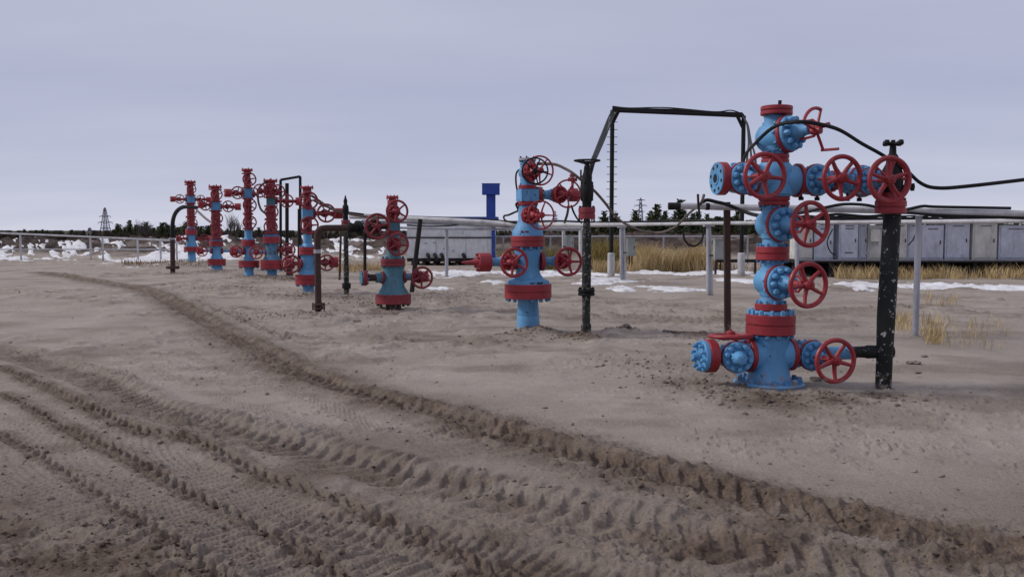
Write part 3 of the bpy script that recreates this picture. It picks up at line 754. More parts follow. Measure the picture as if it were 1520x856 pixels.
# ------------------------------------------------------------ far trees
def far_well(px, py, label, yaw, casing, big, body, small, neck, valves, blk, top, arms, low=(), cols=REDS, bd='blue', neckblue=True):
    W = Well(px, py, label, yaw); r = W.root; Z = W.Z
    W.spool([(py + 5, casing), ((py + big[1]) / 2 + 1, casing), ((py + big[1]) / 2, casing * .93), (big[1], casing * .95)], 'blue', 'casing')
    W.flange(*big, 'red' if neckblue else 'wine', 12, 'bluedark', up=False)
    W.spool([(big[0] + 1, body * 1.5), (big[0] - 2, body * 1.35), (big[0] - 7, body * 1.0), (small[1] + 4, body), (small[1] - .5, body * 1.1)], bd, 'tubing_head')
    W.flange(*small, 'red', 10, 'bluedark')
    y0 = small[0]
    W.spool([(y0 + .5, small[2] * .8), (y0 - 2.5, small[2] * .65), (y0 - 5, neck), (neck_top(valves, y0), neck)], 'blue' if neckblue else 'wine', 'adapter')
    vy = sorted(valves + [top[0]])
    W.spool([(max(valves) + 10, neck), (blk[1], neck)], 'wine')
    for y in valves:
        valve(r, (0, 0, Z(y)), 'z', rnd.uniform(-4, 4), cols, s=.66, ws=1.0, thick=True, ln=1.15)
    ys = sorted(valves)
    for a, b_ in zip(ys[:-1], ys[1:]): W.flange((a + b_) / 2 - 1.5, (a + b_) / 2 + 1.5, neck * 1.35, 'wine', 0, groove=False)
    W.flange(max(valves) + 8, max(valves) + 11, neck * 1.4, 'wine', 0, groove=False)
    MB().box((0, 0, (Z(blk[0]) + Z(blk[1])) / 2), (W.R(blk[2]) * 1.8, W.R(blk[2]) * 1.8, Z(blk[0]) - Z(blk[1]))).obj('cross_block', blk[3], r)
    W.flange(blk[1], blk[1] + 2, neck * 1.4, 'wine', 0, groove=False); W.flange(blk[0] - 2, blk[0], neck * 1.4, 'wine', 0, groove=False)
    W.spool([(blk[0], neck), (top[2], neck * .8)], 'wine')
    valve(r, (0, 0, Z(top[0])), 'z', 0, cols, s=.62, ws=top[3] if len(top) > 3 else 1, thick=True, ln=1.15)
    W.flange(top[2] - 1.5, top[2], neck * 1.45, 'red', 0, groove=False); W.flange(top[1], top[1] + 2.5, neck * 1.45, 'red', 4, 'red', groove=False); W.spool([(top[2], neck * 1.0), (top[1], neck * 1.0)], 'wine')
    for (ay, wx, bx, ws, c) in list(arms) + list(low):
        z = Z(ay); sgn = 1 if wx > px else -1
        xw = W.ax(wx, ay); xw = xw - .12; xb = W.ax(bx, ay)
        x0 = W.R(blk[2]) * .8 * sgn
        W.hflange(x0 + sgn * .02, x0 + sgn * .08, z, .12, 'wine', 6, 'wine')
        W.hcyl(x0, xb, z, .055, 'wine' if c == 'wine' else c); valve(r, (xw, 0, z), 'x', 0, cols if c == 'wine' else MIXD, s=.62, ws=ws, ln=1.1)
        if abs(bx - wx) > 4: W.hflange(xb - .07, xb + .12, z, .135, 'red', 6, 'red', 0, 'end_cap')
    return W
def neck_top(v, y0): return max(v) + 6
far_well(458, 436, 'blue wellhead tree with square blue cross block, half behind the rusty angled pipe', 20, 17, (407, 422, 38), 20, (366.5, 378, 26), 13,
         [334.6], (310, 324, 17, 'blue'), (298.5, 277, 288), [(316.5, 488.5, 501, 1.05, 'wine')], [(389.5, 489, 494, .92, 'wine'), (391, 437, 428, 1.02, 'wine')])
far_well(404, 413, 'far wellhead tree with rust-stained blue body and three handwheels side by side on top', 15, 15, (385.5, 399, 33), 18, (351, 361, 25), 14,
         [314.7, 336.7], (294, 305, 14, 'teal'), (283, 267, 278, 1.0), [(284, 392, 394, 1.0, 'wine'), (285, 418, 419, 1.05, 'wine'), (298.5, 431, 443, 1.0, 'wine')], [(371, 433, 428, 1.05, 'wine'), (374, 386, 382, 1.0, 'blue')], bd='bluerust')
far_well(370, 412.5, 'tallest far wellhead tree, red with blue base and capped red arm to the left', 27, 14, (386.5, 396, 30), 12, (356, 365.5, 20), 11,
         [305, 330], (280, 294, 14, 'blue'), (267, 251, 258.5), [(287, 355.5, 337, .95, 'wine'), (288, 380, 381, .01, 'wine')], [(373, 353, 346, .9, 'blue')])
far_well(322, 402.5, 'red wellhead tree with a blue base and a pointed red cap on its right arm', 26, 17, (384, 393, 26), 13, (357.5, 365, 20), 13,
         [324, 344.5], (300, 312, 14, 'blue'), (289, 276, 282), [(306.5, 341.5, 352, 1.0, 'wine'), (304, 308, 297, 1.05, 'wine')], [(372.5, 354, 345, .95, 'blue'), (372, 303, 296, .95, 'blue')])
far_well(285, 390, 'farthest and leftmost wellhead tree, red with short blue base, beside the bent black pipe', 29, 12, (366, 373, 22), 12, (341.5, 348.5, 17), 11,
         [313.6, 330.5], (291, 301, 12, 'blue'), (281, 269, 275), [(296, 269, 255.5, 1.0, 'wine'), (296, 300, 309, .95, 'wine')], [(354, 305, 311, .95, 'wine'), (354, 270, 264, .9, 'wine')])

# ------------------------------------------------------------ flow-line risers and posts
def riser(name, px, py, label, group=None, cat='pipe', dz=0):
    p = gp(px, py); return thing(name, label, cat, (p.x, p.y, dz), 0, group), p
# right edge, peeling black riser with red flange
W = Well(1311, 577, 'x', 0); W.root.name = 'riser_pipe'
tag(W.root, 'thick peeling black riser pipe under a red flange, right of the nearest wellhead', 'pipe'); del W.root['group']
r = W.root; W.root.rotation_euler = (0, .012, 0)
MB().tube([(0, 0, -.25), (0, 0, .3), (.0, 0, W.Z(470)), (.02, 0, W.Z(318))], .083, 20, rad=[.078, .078, .088, .084]).obj('pipe', 'fleck', r)
W.flange(298, 317, 44, 'red', 10, 'red', dn=False)
W.spool([(300, 38), (292, 34), (280, 26)], 'red', 'adapter')
b = MB(); b.lathe([(.07, W.Z(296)), (.10, W.Z(290)), (.11, W.Z(270)), (.10, W.Z(255)), (.06, W.Z(243)), (.055, W.Z(232)), (.035, W.Z(228)), (.030, W.Z(216))], n=16)
b.obj('choke_valve', 'black', r)
b = MB()
for k in range(4):
    a = k * PI / 2 + .5; b.tube([(0, 0, W.Z(214)), (.09 * math.cos(a), .09 * math.sin(a), W.Z(213))], .018, 8); b.lathe([(.022, -.02), (.03, 0), (.022, .03)], (.09 * math.cos(a), .09 * math.sin(a), W.Z(213)), n=8)
b.cyl((0, 0, W.Z(222)), (0, 0, W.Z(208)), .022, n=8); b.cyl((.05, 0, W.Z(277)), (.22, -.02, W.Z(277)), .02, n=8); b.cyl((.2, -.02, W.Z(272)), (.2, -.02, W.Z(283)), .02, n=6)
b.obj('cross_handle', 'black', r)
zf = W.Z(522)
MB().lathe([(.055, 0), (.06, .12), (.068, .14), (.062, .40)], (W.ax(1268, 520), .04, zf - .01), (1, 0, .02), 16).obj('branch_pipe', 'fleck', r)
valve(r, (W.ax(1277, 270), -.02, W.Z(271)), 'x', 10, ('blue', 'red', 'blue', 'red', 'red'), s=.8, spin=.9)
W.hcyl(W.ax(1280, 270), 0, W.Z(270), .07, 'blue')

# black riser with horizontal wheel, right of well 2
W = Well(870, 501, 'x', 0); W.root.name = 'riser_pipe'; del W.root['group']
tag(W.root, 'worn black riser pipe topped by a flat handwheel beside the second wellhead', 'pipe'); r = W.root
MB().lathe([(W.R(15), -.2), (W.R(15), W.Z(482)), (W.R(12), W.Z(480)), (W.R(12), W.Z(445)), (W.R(13.5), W.Z(440)), (W.R(13.5), W.Z(345)), (W.R(11), W.Z(336)), (W.R(9), W.Z(325))], n=18).obj('pipe', 'fleck2', r)
b = MB(); b.disc((0, 0, 0), (0, 0, 1), W.R(25), W.Z(433), W.Z(429), 18); b.disc((0, 0, 0), (0, 0, 1), W.R(25), W.Z(438.5), W.Z(434.5), 18); b.bolts((0, 0, W.Z(429)), (0, 0, 1), W.R(20), 6, .018, -.06, .03); b.obj('flange', 'black', r)
W.flange(308, 325, 25, 'wine', 8, 'dark')
W.spool([(310, 13), (300, 14), (292, 19), (276, 20), (270, 15), (262, 15), (256, 11), (248, 9), (240, 4)], 'black', 'valve_body')
b = MB()
for k in range(8):
    a = k * PI / 4 + .3; b.cyl((.085 * math.cos(a), .085 * math.sin(a), W.Z(298)), (.085 * math.cos(a), .085 * math.sin(a), W.Z(270)), .014, n=6)
b.cyl((0, 0, W.Z(262)), (-.09, 0, W.Z(262)), .012, n=6); b.cyl((-.09, 0, W.Z(265)), (-.09, 0, W.Z(252)), .013, n=6); b.obj('bolt_ring', 'black', r)
b = MB(); zz = W.Z(238.5); b.torus((0, 0, zz), (0, 0, 1), W.R(37), .013, 36, 8); b.cyl((0, 0, W.Z(246)), (0, 0, W.Z(241)), .035, n=10)
for k in range(5):
    a = 2 * PI * k / 5 + .5; b.tube([(0, 0, W.Z(244)), (W.R(37) * math.cos(a), W.R(37) * math.sin(a), zz)], .011, 6)
b.obj('handwheel', 'black', r)
# riser between wells 4 and 3
W = Well(514.5, 441, 'x', 0); W.root.name = 'riser_pipe'; del W.root['group']
tag(W.root, 'speckled black riser pipe with dull red collar between angled pipe and teal wellhead', 'pipe'); r = W.root
W.spool([(446, 11), (439, 9), (430, 8), (418, 8), (345, 7), (335, 5)], 'fleck2', 'pipe', 14)
b = MB(); b.disc((0, 0, 0), (0, 0, 1), W.R(13), W.Z(428), W.Z(420), 14); b.obj('flange', 'black', r)
W.flange(327, 335, 13, 'wine', 6, 'wine')
W.spool([(328, 9), (318, 7), (314, 10), (306, 9), (303, 5), (298, 6), (294, 3), (290, 1.5)], 'black', 'valve_body', 12)
# rusty angled pipe
p = gp(473, 467); t = thing('angled_pipe', 'rusty brown pipe rising from the sand and bending right to the teal wellhead', 'pipe', (p.x, p.y, 0))
Y0 = p.y; Pt = lambda x, y, Y: at(x, y, Y) - Vector((p.x, p.y, 0))
a = at(471, 360, Y0); e = W3.root.location
pe = at(536, 338, W3.Y - .3)
MB().tube([Pt(473, 474, Y0), Pt(471.5, 400, Y0), Pt(471, 360, Y0), Pt(471, 350, Y0), Pt(472.5, 343, Y0), Pt(477, 339.5, Y0 + .02), Pt(484, 338.5, Y0 + .1), Vector(pe) - Vector((p.x, p.y, 0))], W.R(1) * 0 + .062, 16).obj('pipe', 'rust', t)
b = MB()
for d in (-.035, .035): b.disc((0, 0, .16 + d), (0, 0, 1), .125, -.02, .02, 14); 
b.bolts((0, 0, .16), (0, 0, 1), .105, 6, .016, -.07, .07); b.obj('flange', 'rust', t)
zb = at(471, 373, Y0).z; MB().lathe([(.068, -.035), (.068, .035)], (Pt(471, 373, Y0).x, 0, zb), n=16).obj('band', 'galv', t)
q = Vector(pe) - Vector((p.x, p.y, 0)); dd = (q - Pt(484, 338.5, Y0 + .1)).normalized()
b = MB(); b.disc(q - dd * .30, dd, .11, 0, .05, 14); b.disc(q - dd * .1, dd, .14, 0, .06, 14); b.cyl(q - dd * .25, q, .09, n=12); b.obj('coupling', 'black', t)
# gooseneck at far left
p = gp(256.5, 406); t = thing('gooseneck_pipe', 'bent black pipe curving over to the leftmost far wellhead', 'pipe', (p.x, p.y, 0)); Pt = lambda x, y, Y: at(x, y, Y) - Vector((p.x, p.y, 0)); Y0 = p.y
MB().cyl((0, 0, -.2), Pt(256, 355, Y0), .088, n=14).obj('lower_pipe', 'rust', t)
MB().tube(smooth_path([Pt(256, 356, Y0), Pt(256, 335, Y0), Pt(258, 322, Y0 + .1), Pt(263, 313, Y0 + .4), Pt(270, 308, Y0 + 1), Pt(278, 307, Y0 + 2), Pt(292, 308, Y0 + 3.2)], 4), .075, 12).obj('bend', 'black', t)
MB().disc((0, 0, 0), (0, 0, 1), .24, Pt(0, 399, Y0).z, Pt(0, 395, Y0).z, 14).obj('flange', 'rust', t)
MB().disc((0, 0, 0), (0, 0, 1), .11, Pt(0, 356, Y0).z, Pt(0, 353, Y0).z, 14).obj('collar', 'galv', t)
# brown stub by well 5
p = gp(430, 413); t = thing('stub_pipe', 'short dark stub pipe on a small muddy heap between two far wellheads', 'pipe', (p.x, p.y, 0))
MB().lathe([(.17, -.1), (.13, .1), (.10, .2), (.10, .35), (.18, .36), (.18, .5), (.08, .52), (.08, .75)], n=14).obj('pipe', 'rust', t)

def post(name, px, top, base, w_px, mat, label, cat='post', group=None, tx=None, round_=True, white=None, dz=0, Y=None):
    p = gp(px, base) if Y is None else at(px, base, Y)
    zg = gz(p.x, p.y); p.z = zg if Y is None else zg
    q = at(tx if tx is not None else px, top, p.y)
    t = thing(name, label, cat, (p.x, p.y, zg), 0, group)
    wr = w_px / 2 / (F / p.y); d = q - Vector((p.x, p.y, zg))
    b = MB()
    if round_: b.lathe([(wr, -.25), (wr, d.length - .004), (wr * .9, d.length)], (0, 0, 0), d, 14)
    else: b.bar(d.normalized() * -.2, d, wr * 2)
    b.obj('post_shaft', mat, t)
    if white:
        wz = at(px, white, p.y).z - zg
        b = MB(); b.lathe([(wr * 1.5, -.2), (wr * 1.5, wz - .01), (wr * 1.1, wz)], n=14); b.obj('sleeve', 'white', t)
    return t, wr
GP = 'posts carrying the pipes and cables'
post('pipe_support', 1080, 300, 496, 8.5, 'rust', 'rusty brown square post holding up the open end of the near white pipe', round_=False, tx=1079)
post('pipe_support', 1358.5, 320, 499, 9, 'galv', 'grey metal post under the near pipe, right of the peeling black riser', tx=1364)
post('pipe_support', 663, 338, 412, 5, 'galv', 'slim grey post standing in front of the long white cabin', group=None)
post('leaning_post', 611, 325, 437, 7, 'dark', 'dark wooden post leaning to the right beside the teal wellhead', tx=624)
post('thin_rod', 504, 345, 416, 3.4, 'rust', 'thin rusty rod standing behind the speckled black riser', 'rod', tx=506)
post('pipe_support', 484, 410, 345, 3, 'galv', 'thin pale leaning strut behind the rusty angled pipe', tx=479) if False else None
# paired white supports with boxes
def twin(px, top, base, lab, dx, boxx=None):
    p = gp(px, base); zg = gz(p.x, p.y); t = thing('pipe_support', lab, 'post', (p.x, p.y, zg))
    s = F / p.y; b = MB(); q = at(px, top, p.y) - Vector((p.x, p.y, zg))
    MB().cyl((-.0, 0, -.3), (q.x - dx / s * .3, 0, q.z), .055, n=12).obj('leg', 'galv', t)
    MB().cyl((5.5 / s, .02, -.3), (q.x + dx / s, .02, q.z), .045, n=12).obj('leg', 'white', t)
    MB().box((q.x, 0, q.z + .02), (.25, .2, .05)).obj('saddle', 'galv', t)
    return p, s
twin(923, 338, 418, 'pale post pair under the long white pipe, left of the golden grass', 3)
twin(1052, 336, 438, 'pale post pair under the long white pipe, right of the golden grass', 1)
post('pipe_support', 862, 335, 405, 6, 'white', 'white post half hidden behind the worn black riser')
post('pipe_support', 836.5, 340, 396, 5, 'white', 'white post right of the second wellhead with a grey box beside it')
post('pipe_support', 1183, 310, 412, 6, 'galv', 'grey post showing between the stacked valves and the grey cabinets')
def ebox(x0, y0, x1, y1, Y, lab, leg=False):
    a = at(x0, y1, Y); c = at(x1, y0, Y); wd = c.x - a.x; hh = c.z - a.z
    t = thing('junction_box', lab, 'electrical box', ((a.x + c.x) / 2, Y, a.z))
    b = MB(); b.box((0, 0, hh / 2), (wd, .22, hh)); b.box((0, 0, hh + .012), (wd + .03, .25, .02)); b.obj('housing', 'box', t, smooth=False)
    MB().box((0, -.118, hh / 2), (wd * .86, .016, hh * .88)).obj('door', 'box', t, smooth=False)
    b = MB(); b.box((wd * .35, -.135, hh * .5), (.02, .02, .07)); b.obj('handle', 'dark', t, smooth=False)
    b = MB(); b.cyl((-wd * .2, 0, 0), (-wd * .2, 0, -.25), .02, n=8); b.cyl((wd * .15, 0, 0), (wd * .15, 0, -.25), .02, n=8); b.bar((-wd * .5 - .1, .05, hh * .2), (wd * .3, .13, hh * .2), .03)
    b.obj('bracket', 'dark', t)
ebox(930.5, 354.5, 942.5, 380, 26.6, 'small grey box fixed to the pale post pair left of the golden grass')
ebox(1059.5, 355.5, 1075.5, 385, 21.3, 'larger grey box on the pale post pair right of the golden grass')
ebox(840, 350, 851.5, 370, 30.0, 'small grey box on the white post right of the second wellhead')

# tall cable frame
def frame(x0, x1, ytl, ytr, base, lab, r_, white=None, pins=True, x0t=None, x1t=None):
    p = gp(x0, base); Y = p.y; zg = gz(p.x, Y); t = thing('cable_gantry', lab, 'frame', (p.x, Y, zg)); O = Vector((p.x, Y, zg))
    q = at(x1, base, Y); zq = gz(q.x, Y)
    tl = at(x0t or x0, ytl, Y) - O; tr = at(x1t or x1, ytr, Y) - O; br = Vector((q.x, Y, zq)) - O
    MB().cyl((0, 0, -.2), tl, r_, n=12).obj('post', 'black', t); MB().cyl(br - Vector((0, 0, .2)), tr, r_, n=12).obj('post', 'black', t)
    MB().cyl(tl, tr, r_ * .9, n=12).obj('beam', 'black', t)
    if white:
        for o_, pxx in (((0, 0), x0), ((br.x, br.z), x1)):
            wz = at(pxx, white, Y).z - zg; MB().lathe([(r_ * 1.7, -.2), (r_ * 1.7, wz - .03), (r_ * 1.2, wz)], (o_[0], 0, 0), n=14).obj('sleeve', 'white', t)
    if pins:
        b = MB(); n = 14
        for k in range(n):
            f = .35 + .58 * k / (n - 1); c = tl * f; b.cyl(c + Vector((-.18, 0, 0)), c + Vector((.18, 0, 0)), .011, n=6)
        b.obj('rungs', 'black', t)
        b = MB()
        for c, s_ in ((tl, 1), (tr, -1)): b.tube([c + Vector((0, 0, -.45)), c + Vector((s_ * .35 * .6, 0, -.03))], r_ * .8, 8)
        o_ = b.obj('brace', 'black', t); o_['kind'] = 'stuff'
    return tl + O, tr + O, t
TL, TR_, _ = frame(907, 1100, 164, 172, 410, 'tall black pipe frame carrying cables above the yard', .075, 375, x0t=909, x1t=1104)
frame(416.5, 445.6, 267, 262, 402, 'small far black frame behind the far wellheads', .055, None, False)
post('riser_pipe', 426, 272, 400, 5.5, 'black', 'tall thin black post tapering upward inside the small far frame', 'pipe')
post('riser_pipe', 443.8, 310, 405, 4.5, 'black', 'dark post with lumps under the right corner of the small far frame', 'pipe', tx=444)

# ------------------------------------------------------------ cables
def cable(pts, r_, mat, label, name='cable', group=None, n=6, sub=6):
    P = smooth_path([at(*p) for p in pts], sub); o = P[0].copy()
    c = MB().tube([p - o for p in P], r_, n).obj(name, mat); c.location = o
    return tag(c, label, 'cable', group)
cable([(1102,272,16),(1104,237,11.5),(1123,211,8.85),(1152,187,8.5),(1185,181,8.3),(1214,184,8.3),(1246,193,8.45),(1279,213,8.6),(1308,229,8.7),(1343,251,8.7),(1367,272,8.7),(1392,279,8.7),(1440,276,8.7),(1560,262,8.8)], .019, 'rubber', 'thick black cable looping over the nearest wellhead towards the right edge')
cable([(797,243,13.5),(823,244,13.4),(838,250,13.3),(850,257,13.2),(866,270,13.2),(882,283,13.3),(898,301,14),(912,319,15),(930,333,17),(959,344,19),(983,344.5,19),(1000,338,18),(1010,330,17),(1020,319,16),(1032,309,14),(1041,301,13.2),(1045,289,13.2)], .023, 'hose', 'dusty brown hose arching from the second wellhead down to the near white pipe', 'hose')
cable([(1043,300,13.2),(1050,297,13.2),(1064,300,13.2),(1080,304,13.2),(1110,316,13),(1135,322,12)], .028, 'rubber', 'short black cable lying along the near white pipe')
cable([(1036,288,13.2),(1036.5,300,13.2),(1038,318,13.2)], .018, 'dark', 'thin dark rod tied upright on the near white pipe')
cable([(1014,342,21),(1016,355,21),(1024,364,21),(1034,364,21),(1042,355,21),(1046,338,21)], .025, 'rubber', 'black cable loop hanging under the long white pipe')
for k, (dx, dy, lab) in enumerate([(0, 0, 'leftmost'), (3, 2, 'middle'), (6, 3, 'rightmost')]):
    cable([(909 + dx, 163 + dy, TL.y), (903 + dx, 176, 26), (893 + dx, 202, 19), (884 + dx * .7, 226, 15), (879 + dx * .5, 240, 13.9), (876, 262, 13.7)], .022 + .006 * (k == 0), 'rubber', lab + ' of the cables slanting from the tall frame to the worn black riser')
for k, (e, lab) in enumerate([((1122, 246), 'outermost'), ((1117, 249), 'second'), ((1111, 253), 'third')]):
    cable([(1102, 172, TR_.y), (1107 + 3 - k, 184, 26), (1112 + 3 - 2 * k, 210, 18), (e[0] - 2, e[1] - 18, 12), (e[0], e[1], 10.2)], .016, 'rubber', lab + ' of the cables dropping from the tall frame behind the nearest wellhead')
cable([(909,161,TL.y),(960,163,TL.y),(1010,164,TL.y),(1050,167,TL.y),(1102,169,TL.y)], .05, 'rubber', 'fat cable bundle lying along the beam of the tall frame')
cable([(909,158,TL.y),(935,160.5,TL.y),(990,160,TL.y),(1060,166,TL.y),(1085,164,TL.y),(1104,170,TL.y)], .02, 'rubber', 'loose wavy cable on top of the beam of the tall frame')
cable([(782,284,13.6),(770,285,13.6),(766,272,13.6),(767,256,13.6),(776,249,13.6)], .014, 'rubber', 'thin black cable curled left of the second wellhead top valve')
cable([(772,300,13.5),(766,303,13.5),(769,312,13.6),(764,315,14),(755,319,14),(748,321,14.5),(752,328,16),(775,334,17)], .016, 'rubber', 'thin cable hanging left from the second wellhead cross block')
cable([(292,312,41),(305,324,39),(318,333,35)], .05, 'hose', 'grey hose slanting between the two leftmost wellheads', 'hose')
cable([(404,268,29.3),(392,272,29),(384,281,29),(383,296,29),(387,310,29),(394,317,29)], .035, 'hose', 'thin hose looping left around the top of the rust-stained wellhead', 'hose')
cable([(462,290,21.8),(475,299,21.8),(492,310,21.8),(512,316,22),(540,321,22),(575,323,22)], .035, 'hose', 'grey hose running right from the wellhead with the square block', 'hose')
cable([(466,298,21.8),(482,306,21.8),(505,313,22),(540,318,22)], .022, 'rubber', 'thin dark cable beside the grey hose behind the teal wellhead')
cable([(844,305,13.6),(842,318,13.6),(838,330,13.8)], .02, 'hose', 'short drooping hose under the right arm of the second wellhead', 'hose')
cable([(848,305,13.6),(852,316,13.7),(858,326,14),(864,331,14)], .016, 'rubber', 'thin cable drooping right under the second wellhead arm')
cable([(1143,313,12),(1165,318,12),(1195,315,12.5),(1225,308,13),(1255,303,13),(1290,305,13),(1320,313,13),(1345,311,13),(1370,306,13),(1392,307,13),(1500,309,13)], .024, 'rubber', 'sagging dark cable running above the near pipe at the right')
cable([(1150,322,12.5),(1200,324,13),(1240,318,13),(1290,321,13),(1340,316,13),(1400,320,13),(1520,324,13)], .02, 'rubber', 'second dark cable hanging below the near pipe at the right')

# ------------------------------------------------------------ white pipes
def pipe(pts, r_, mat, label, name='pipeline', open_end=False, n=14, sub=5, strap=None, taper=None):
    P = smooth_path([at(*p) for p in pts], sub); o = P[0].copy(); t = thing(name, label, 'pipeline', o)
    MB().tube([p - o for p in P], r_, n, rad=None if taper is None else [float(np.interp(p.y, *taper)) for p in P]).obj('pipe', mat, t)
    if open_end:
        d = (P[1] - P[0]).normalized(); MB().lathe([(r_ * .97, -.02), (r_ * 1.12, -.02), (r_ * 1.12, .16), (r_ * .97, .16)], (0, 0, 0), d, n).obj('end_collar', 'dark', t)
    if strap:
        b = MB()
        for k in strap:
            p = P[k]; d = (P[min(k + 1, len(P) - 1)] - P[k - 1]).normalized(); b.lathe([(r_ * 1.1, -.03), (r_ * 1.1, .03)], p - o, d, n)
        b.obj('strap', 'dark', t)
    return t
pipe([(994,306,13.35),(1035,306,13.35),(1079,307.5,13.35),(1180,309.5,13.2),(1343,313,13.1),(1392,314.5,13.05),(1560,318,13)], .05, 'white', 'near white pipe with a black open end on the rusty brown post', open_end=True, strap=[7, 13])
pipe([(520,321.5,31),(560,322.5,30.5),(604,324,30),(700,328.5,29),(760,332.5,28.5),(876,333.8,26),(960,332.8,24.5),(1054,331.5,21.3),(1120,331,19.8),(1200,330.5,18.5),(1400,329,16.5),(1600,327,15)], .085, 'white', 'long white pipe running behind the wellheads on pale posts', taper=([24, 27.5], [.042, .08]))
pipe([(528,329,31.2),(604,330,30.2),(700,333.5,29.2),(780,337.5,28.7),(862,339,28)], .05, 'galv', 'thinner grey pipe just below the long white pipe')
pipe([(590,338,29.1),(663,339.2,29),(760,340.2,29),(860,341,28.6)], .04, 'galv', 'thin grey rail pipe resting on the slim post before the cabin', n=8)
cable([(520,318,31),(600,321,30.2),(660,323,29.6),(700,325,29),(730,326,29),(760,329,28.4),(830,328,27),(900,330.5,26),(1000,327.5,24),(1100,329,20.5)], .03, 'rubber', 'black cable bundle lying on top of the long white pipe')
cable([(604,334,30),(640,336,29.5),(700,333.5,29.3),(740,336,29),(800,333,28)], .022, 'rubber', 'sagging wire slung under the long white pipe before the cabin')

# railing left
def railing(pts, Y, ytop, ymid, lab, rr=.045, mat='white', ext=None):
    """pts: post pixel xs at distance Y"""
    o = at(pts[0], 386, Y); o.z = gz(o.x, Y); t = thing('pipe_railing', lab, 'railing', o)
    for x in pts:
        p = at(x, ytop(x), Y); zg = gz(p.x, Y)
        MB().cyl((p.x - o.x, 0, zg - .2 - o.z), (p.x - o.x, 0, p.z - o.z), rr * 1.15, n=10).obj('post', mat, t)
    for f, k in ((ytop, 1.1), (ymid, .7)):
        if f is None: continue
        P = [at(x, f(x), Y) - o for x in pts]; MB().tube(P, rr * k, 8).obj('rail', mat, t)
railing([-60, 30, 134, 152, 204, 238, 262], 47, lambda x: 351.5 + (x - 130) * .043, lambda x: 370.0, 'white pipe railing with two rails at the far left before the snowy bank')
railing([735, 747, 817, 901, 985, 1045, 1110], 40.5, lambda x: 351.0, None, 'thin dark fence rail on pale posts along the foot of the brown bank', .035, 'galv')

# ------------------------------------------------------------ white cabin with blue roof, blue vent tower
def cabin():
    Y = 40.0; a = at(604, 383, Y); c = at(735, 325, Y); W_, H_ = c.x - a.x, c.z - a.z; zg = gz((a.x + c.x) / 2, Y)
    t = thing('site_cabin', 'long off-white site cabin with blue roof edge standing on dark skids', 'cabin', (a.x, Y, zg)); z0 = a.z - zg; D = 2.6
    hs = H_ * .52
    b = MB(); b.box((W_ / 2, D / 2, z0 + hs / 2), (W_, D, hs)); b.obj('wall', 'cream', t, smooth=False)
    b = MB(); b.box((W_ / 2, D / 2 + .01, z0 + hs + .02 + (H_ - hs) / 2), (W_ - .03, D - .02, H_ - hs - .02)); b.obj('upper_wall', 'cream', t, smooth=False)
    MB().box((W_ / 2, -.015, z0 + hs + .01), (W_, .05, .06)).obj('trim', 'dark', t, smooth=False)
    MB().box((W_ / 2, D / 2, z0 + H_ + .05), (W_ + .25, D + .3, .10)).obj('roof', 'royal', t, smooth=False)
    MB().box((W_ - .08, -.03, z0 + H_ / 2), (.17, .06, H_)).obj('corner_post', 'royal', t, smooth=False)
    for k in range(2):
        x = W_ * (.33 + .34 * k); MB().box((x, -.006, z0 + hs / 2), (.02, .02, hs * .98)).obj('seam', 'galv', t, smooth=False)
    for x in (635, 645.5, 655.5, 688, 712):
        xx = at(x, 377, Y).x - a.x; MB().tube([(xx, .05, z0 + .16), (xx, -.12, z0 + .16), (xx + .05, -.2, z0 + .10), (xx + .10, -.2, z0 - .12)], .085, 10).obj('pipe_stub', 'dark', t)
    b = MB()
    for k in (.15, D - .15): b.box((W_ / 2, k, z0 - .08), (W_, .2, .16))
    for k in range(8): b.box((W_ * (k + .5) / 8, D / 2, (z0 - .16) / 2 - .1), (.14, D * .9, z0 + .05))
    b.obj('skid', 'dark', t, smooth=False)
    for x, y in ((660, 369), (673, 372), (632, 361), (645, 360)):
        p = at(x, y, Y); MB().box((p.x - a.x, -.01, p.z - zg), (.12, .02, .06)).obj('plate', 'galv', t, smooth=False)
cabin()
p = at(729, 385, 44); zg = gz(p.x, 44); t = thing('vent_tower', 'square royal blue vent tower with a wider box top behind the cabin', 'tower', (p.x, 44, zg))
hz = at(729, 289, 44).z - zg; ht = at(729, 273.5, 44).z - zg
MB().box((0, 0, hz / 2), (.44, .44, hz)).obj('shaft', 'royal', t, smooth=False)
MB().box((0, 0, (hz + ht) / 2), (.86, .86, ht - hz)).obj('box_top', 'royal', t, smooth=False)
MB().box((0, 0, ht + .012), (.90, .90, .03)).obj('lid', 'royal', t, smooth=False)
b = MB()
for s in (-1, 1): b.box((s * .215, -.215, hz / 2), (.03, .03, hz)); b.box((s * .42, -.435, (hz + ht) / 2), (.03, .02, ht - hz))
b.obj('corner_trim', 'royal', t, smooth=False)

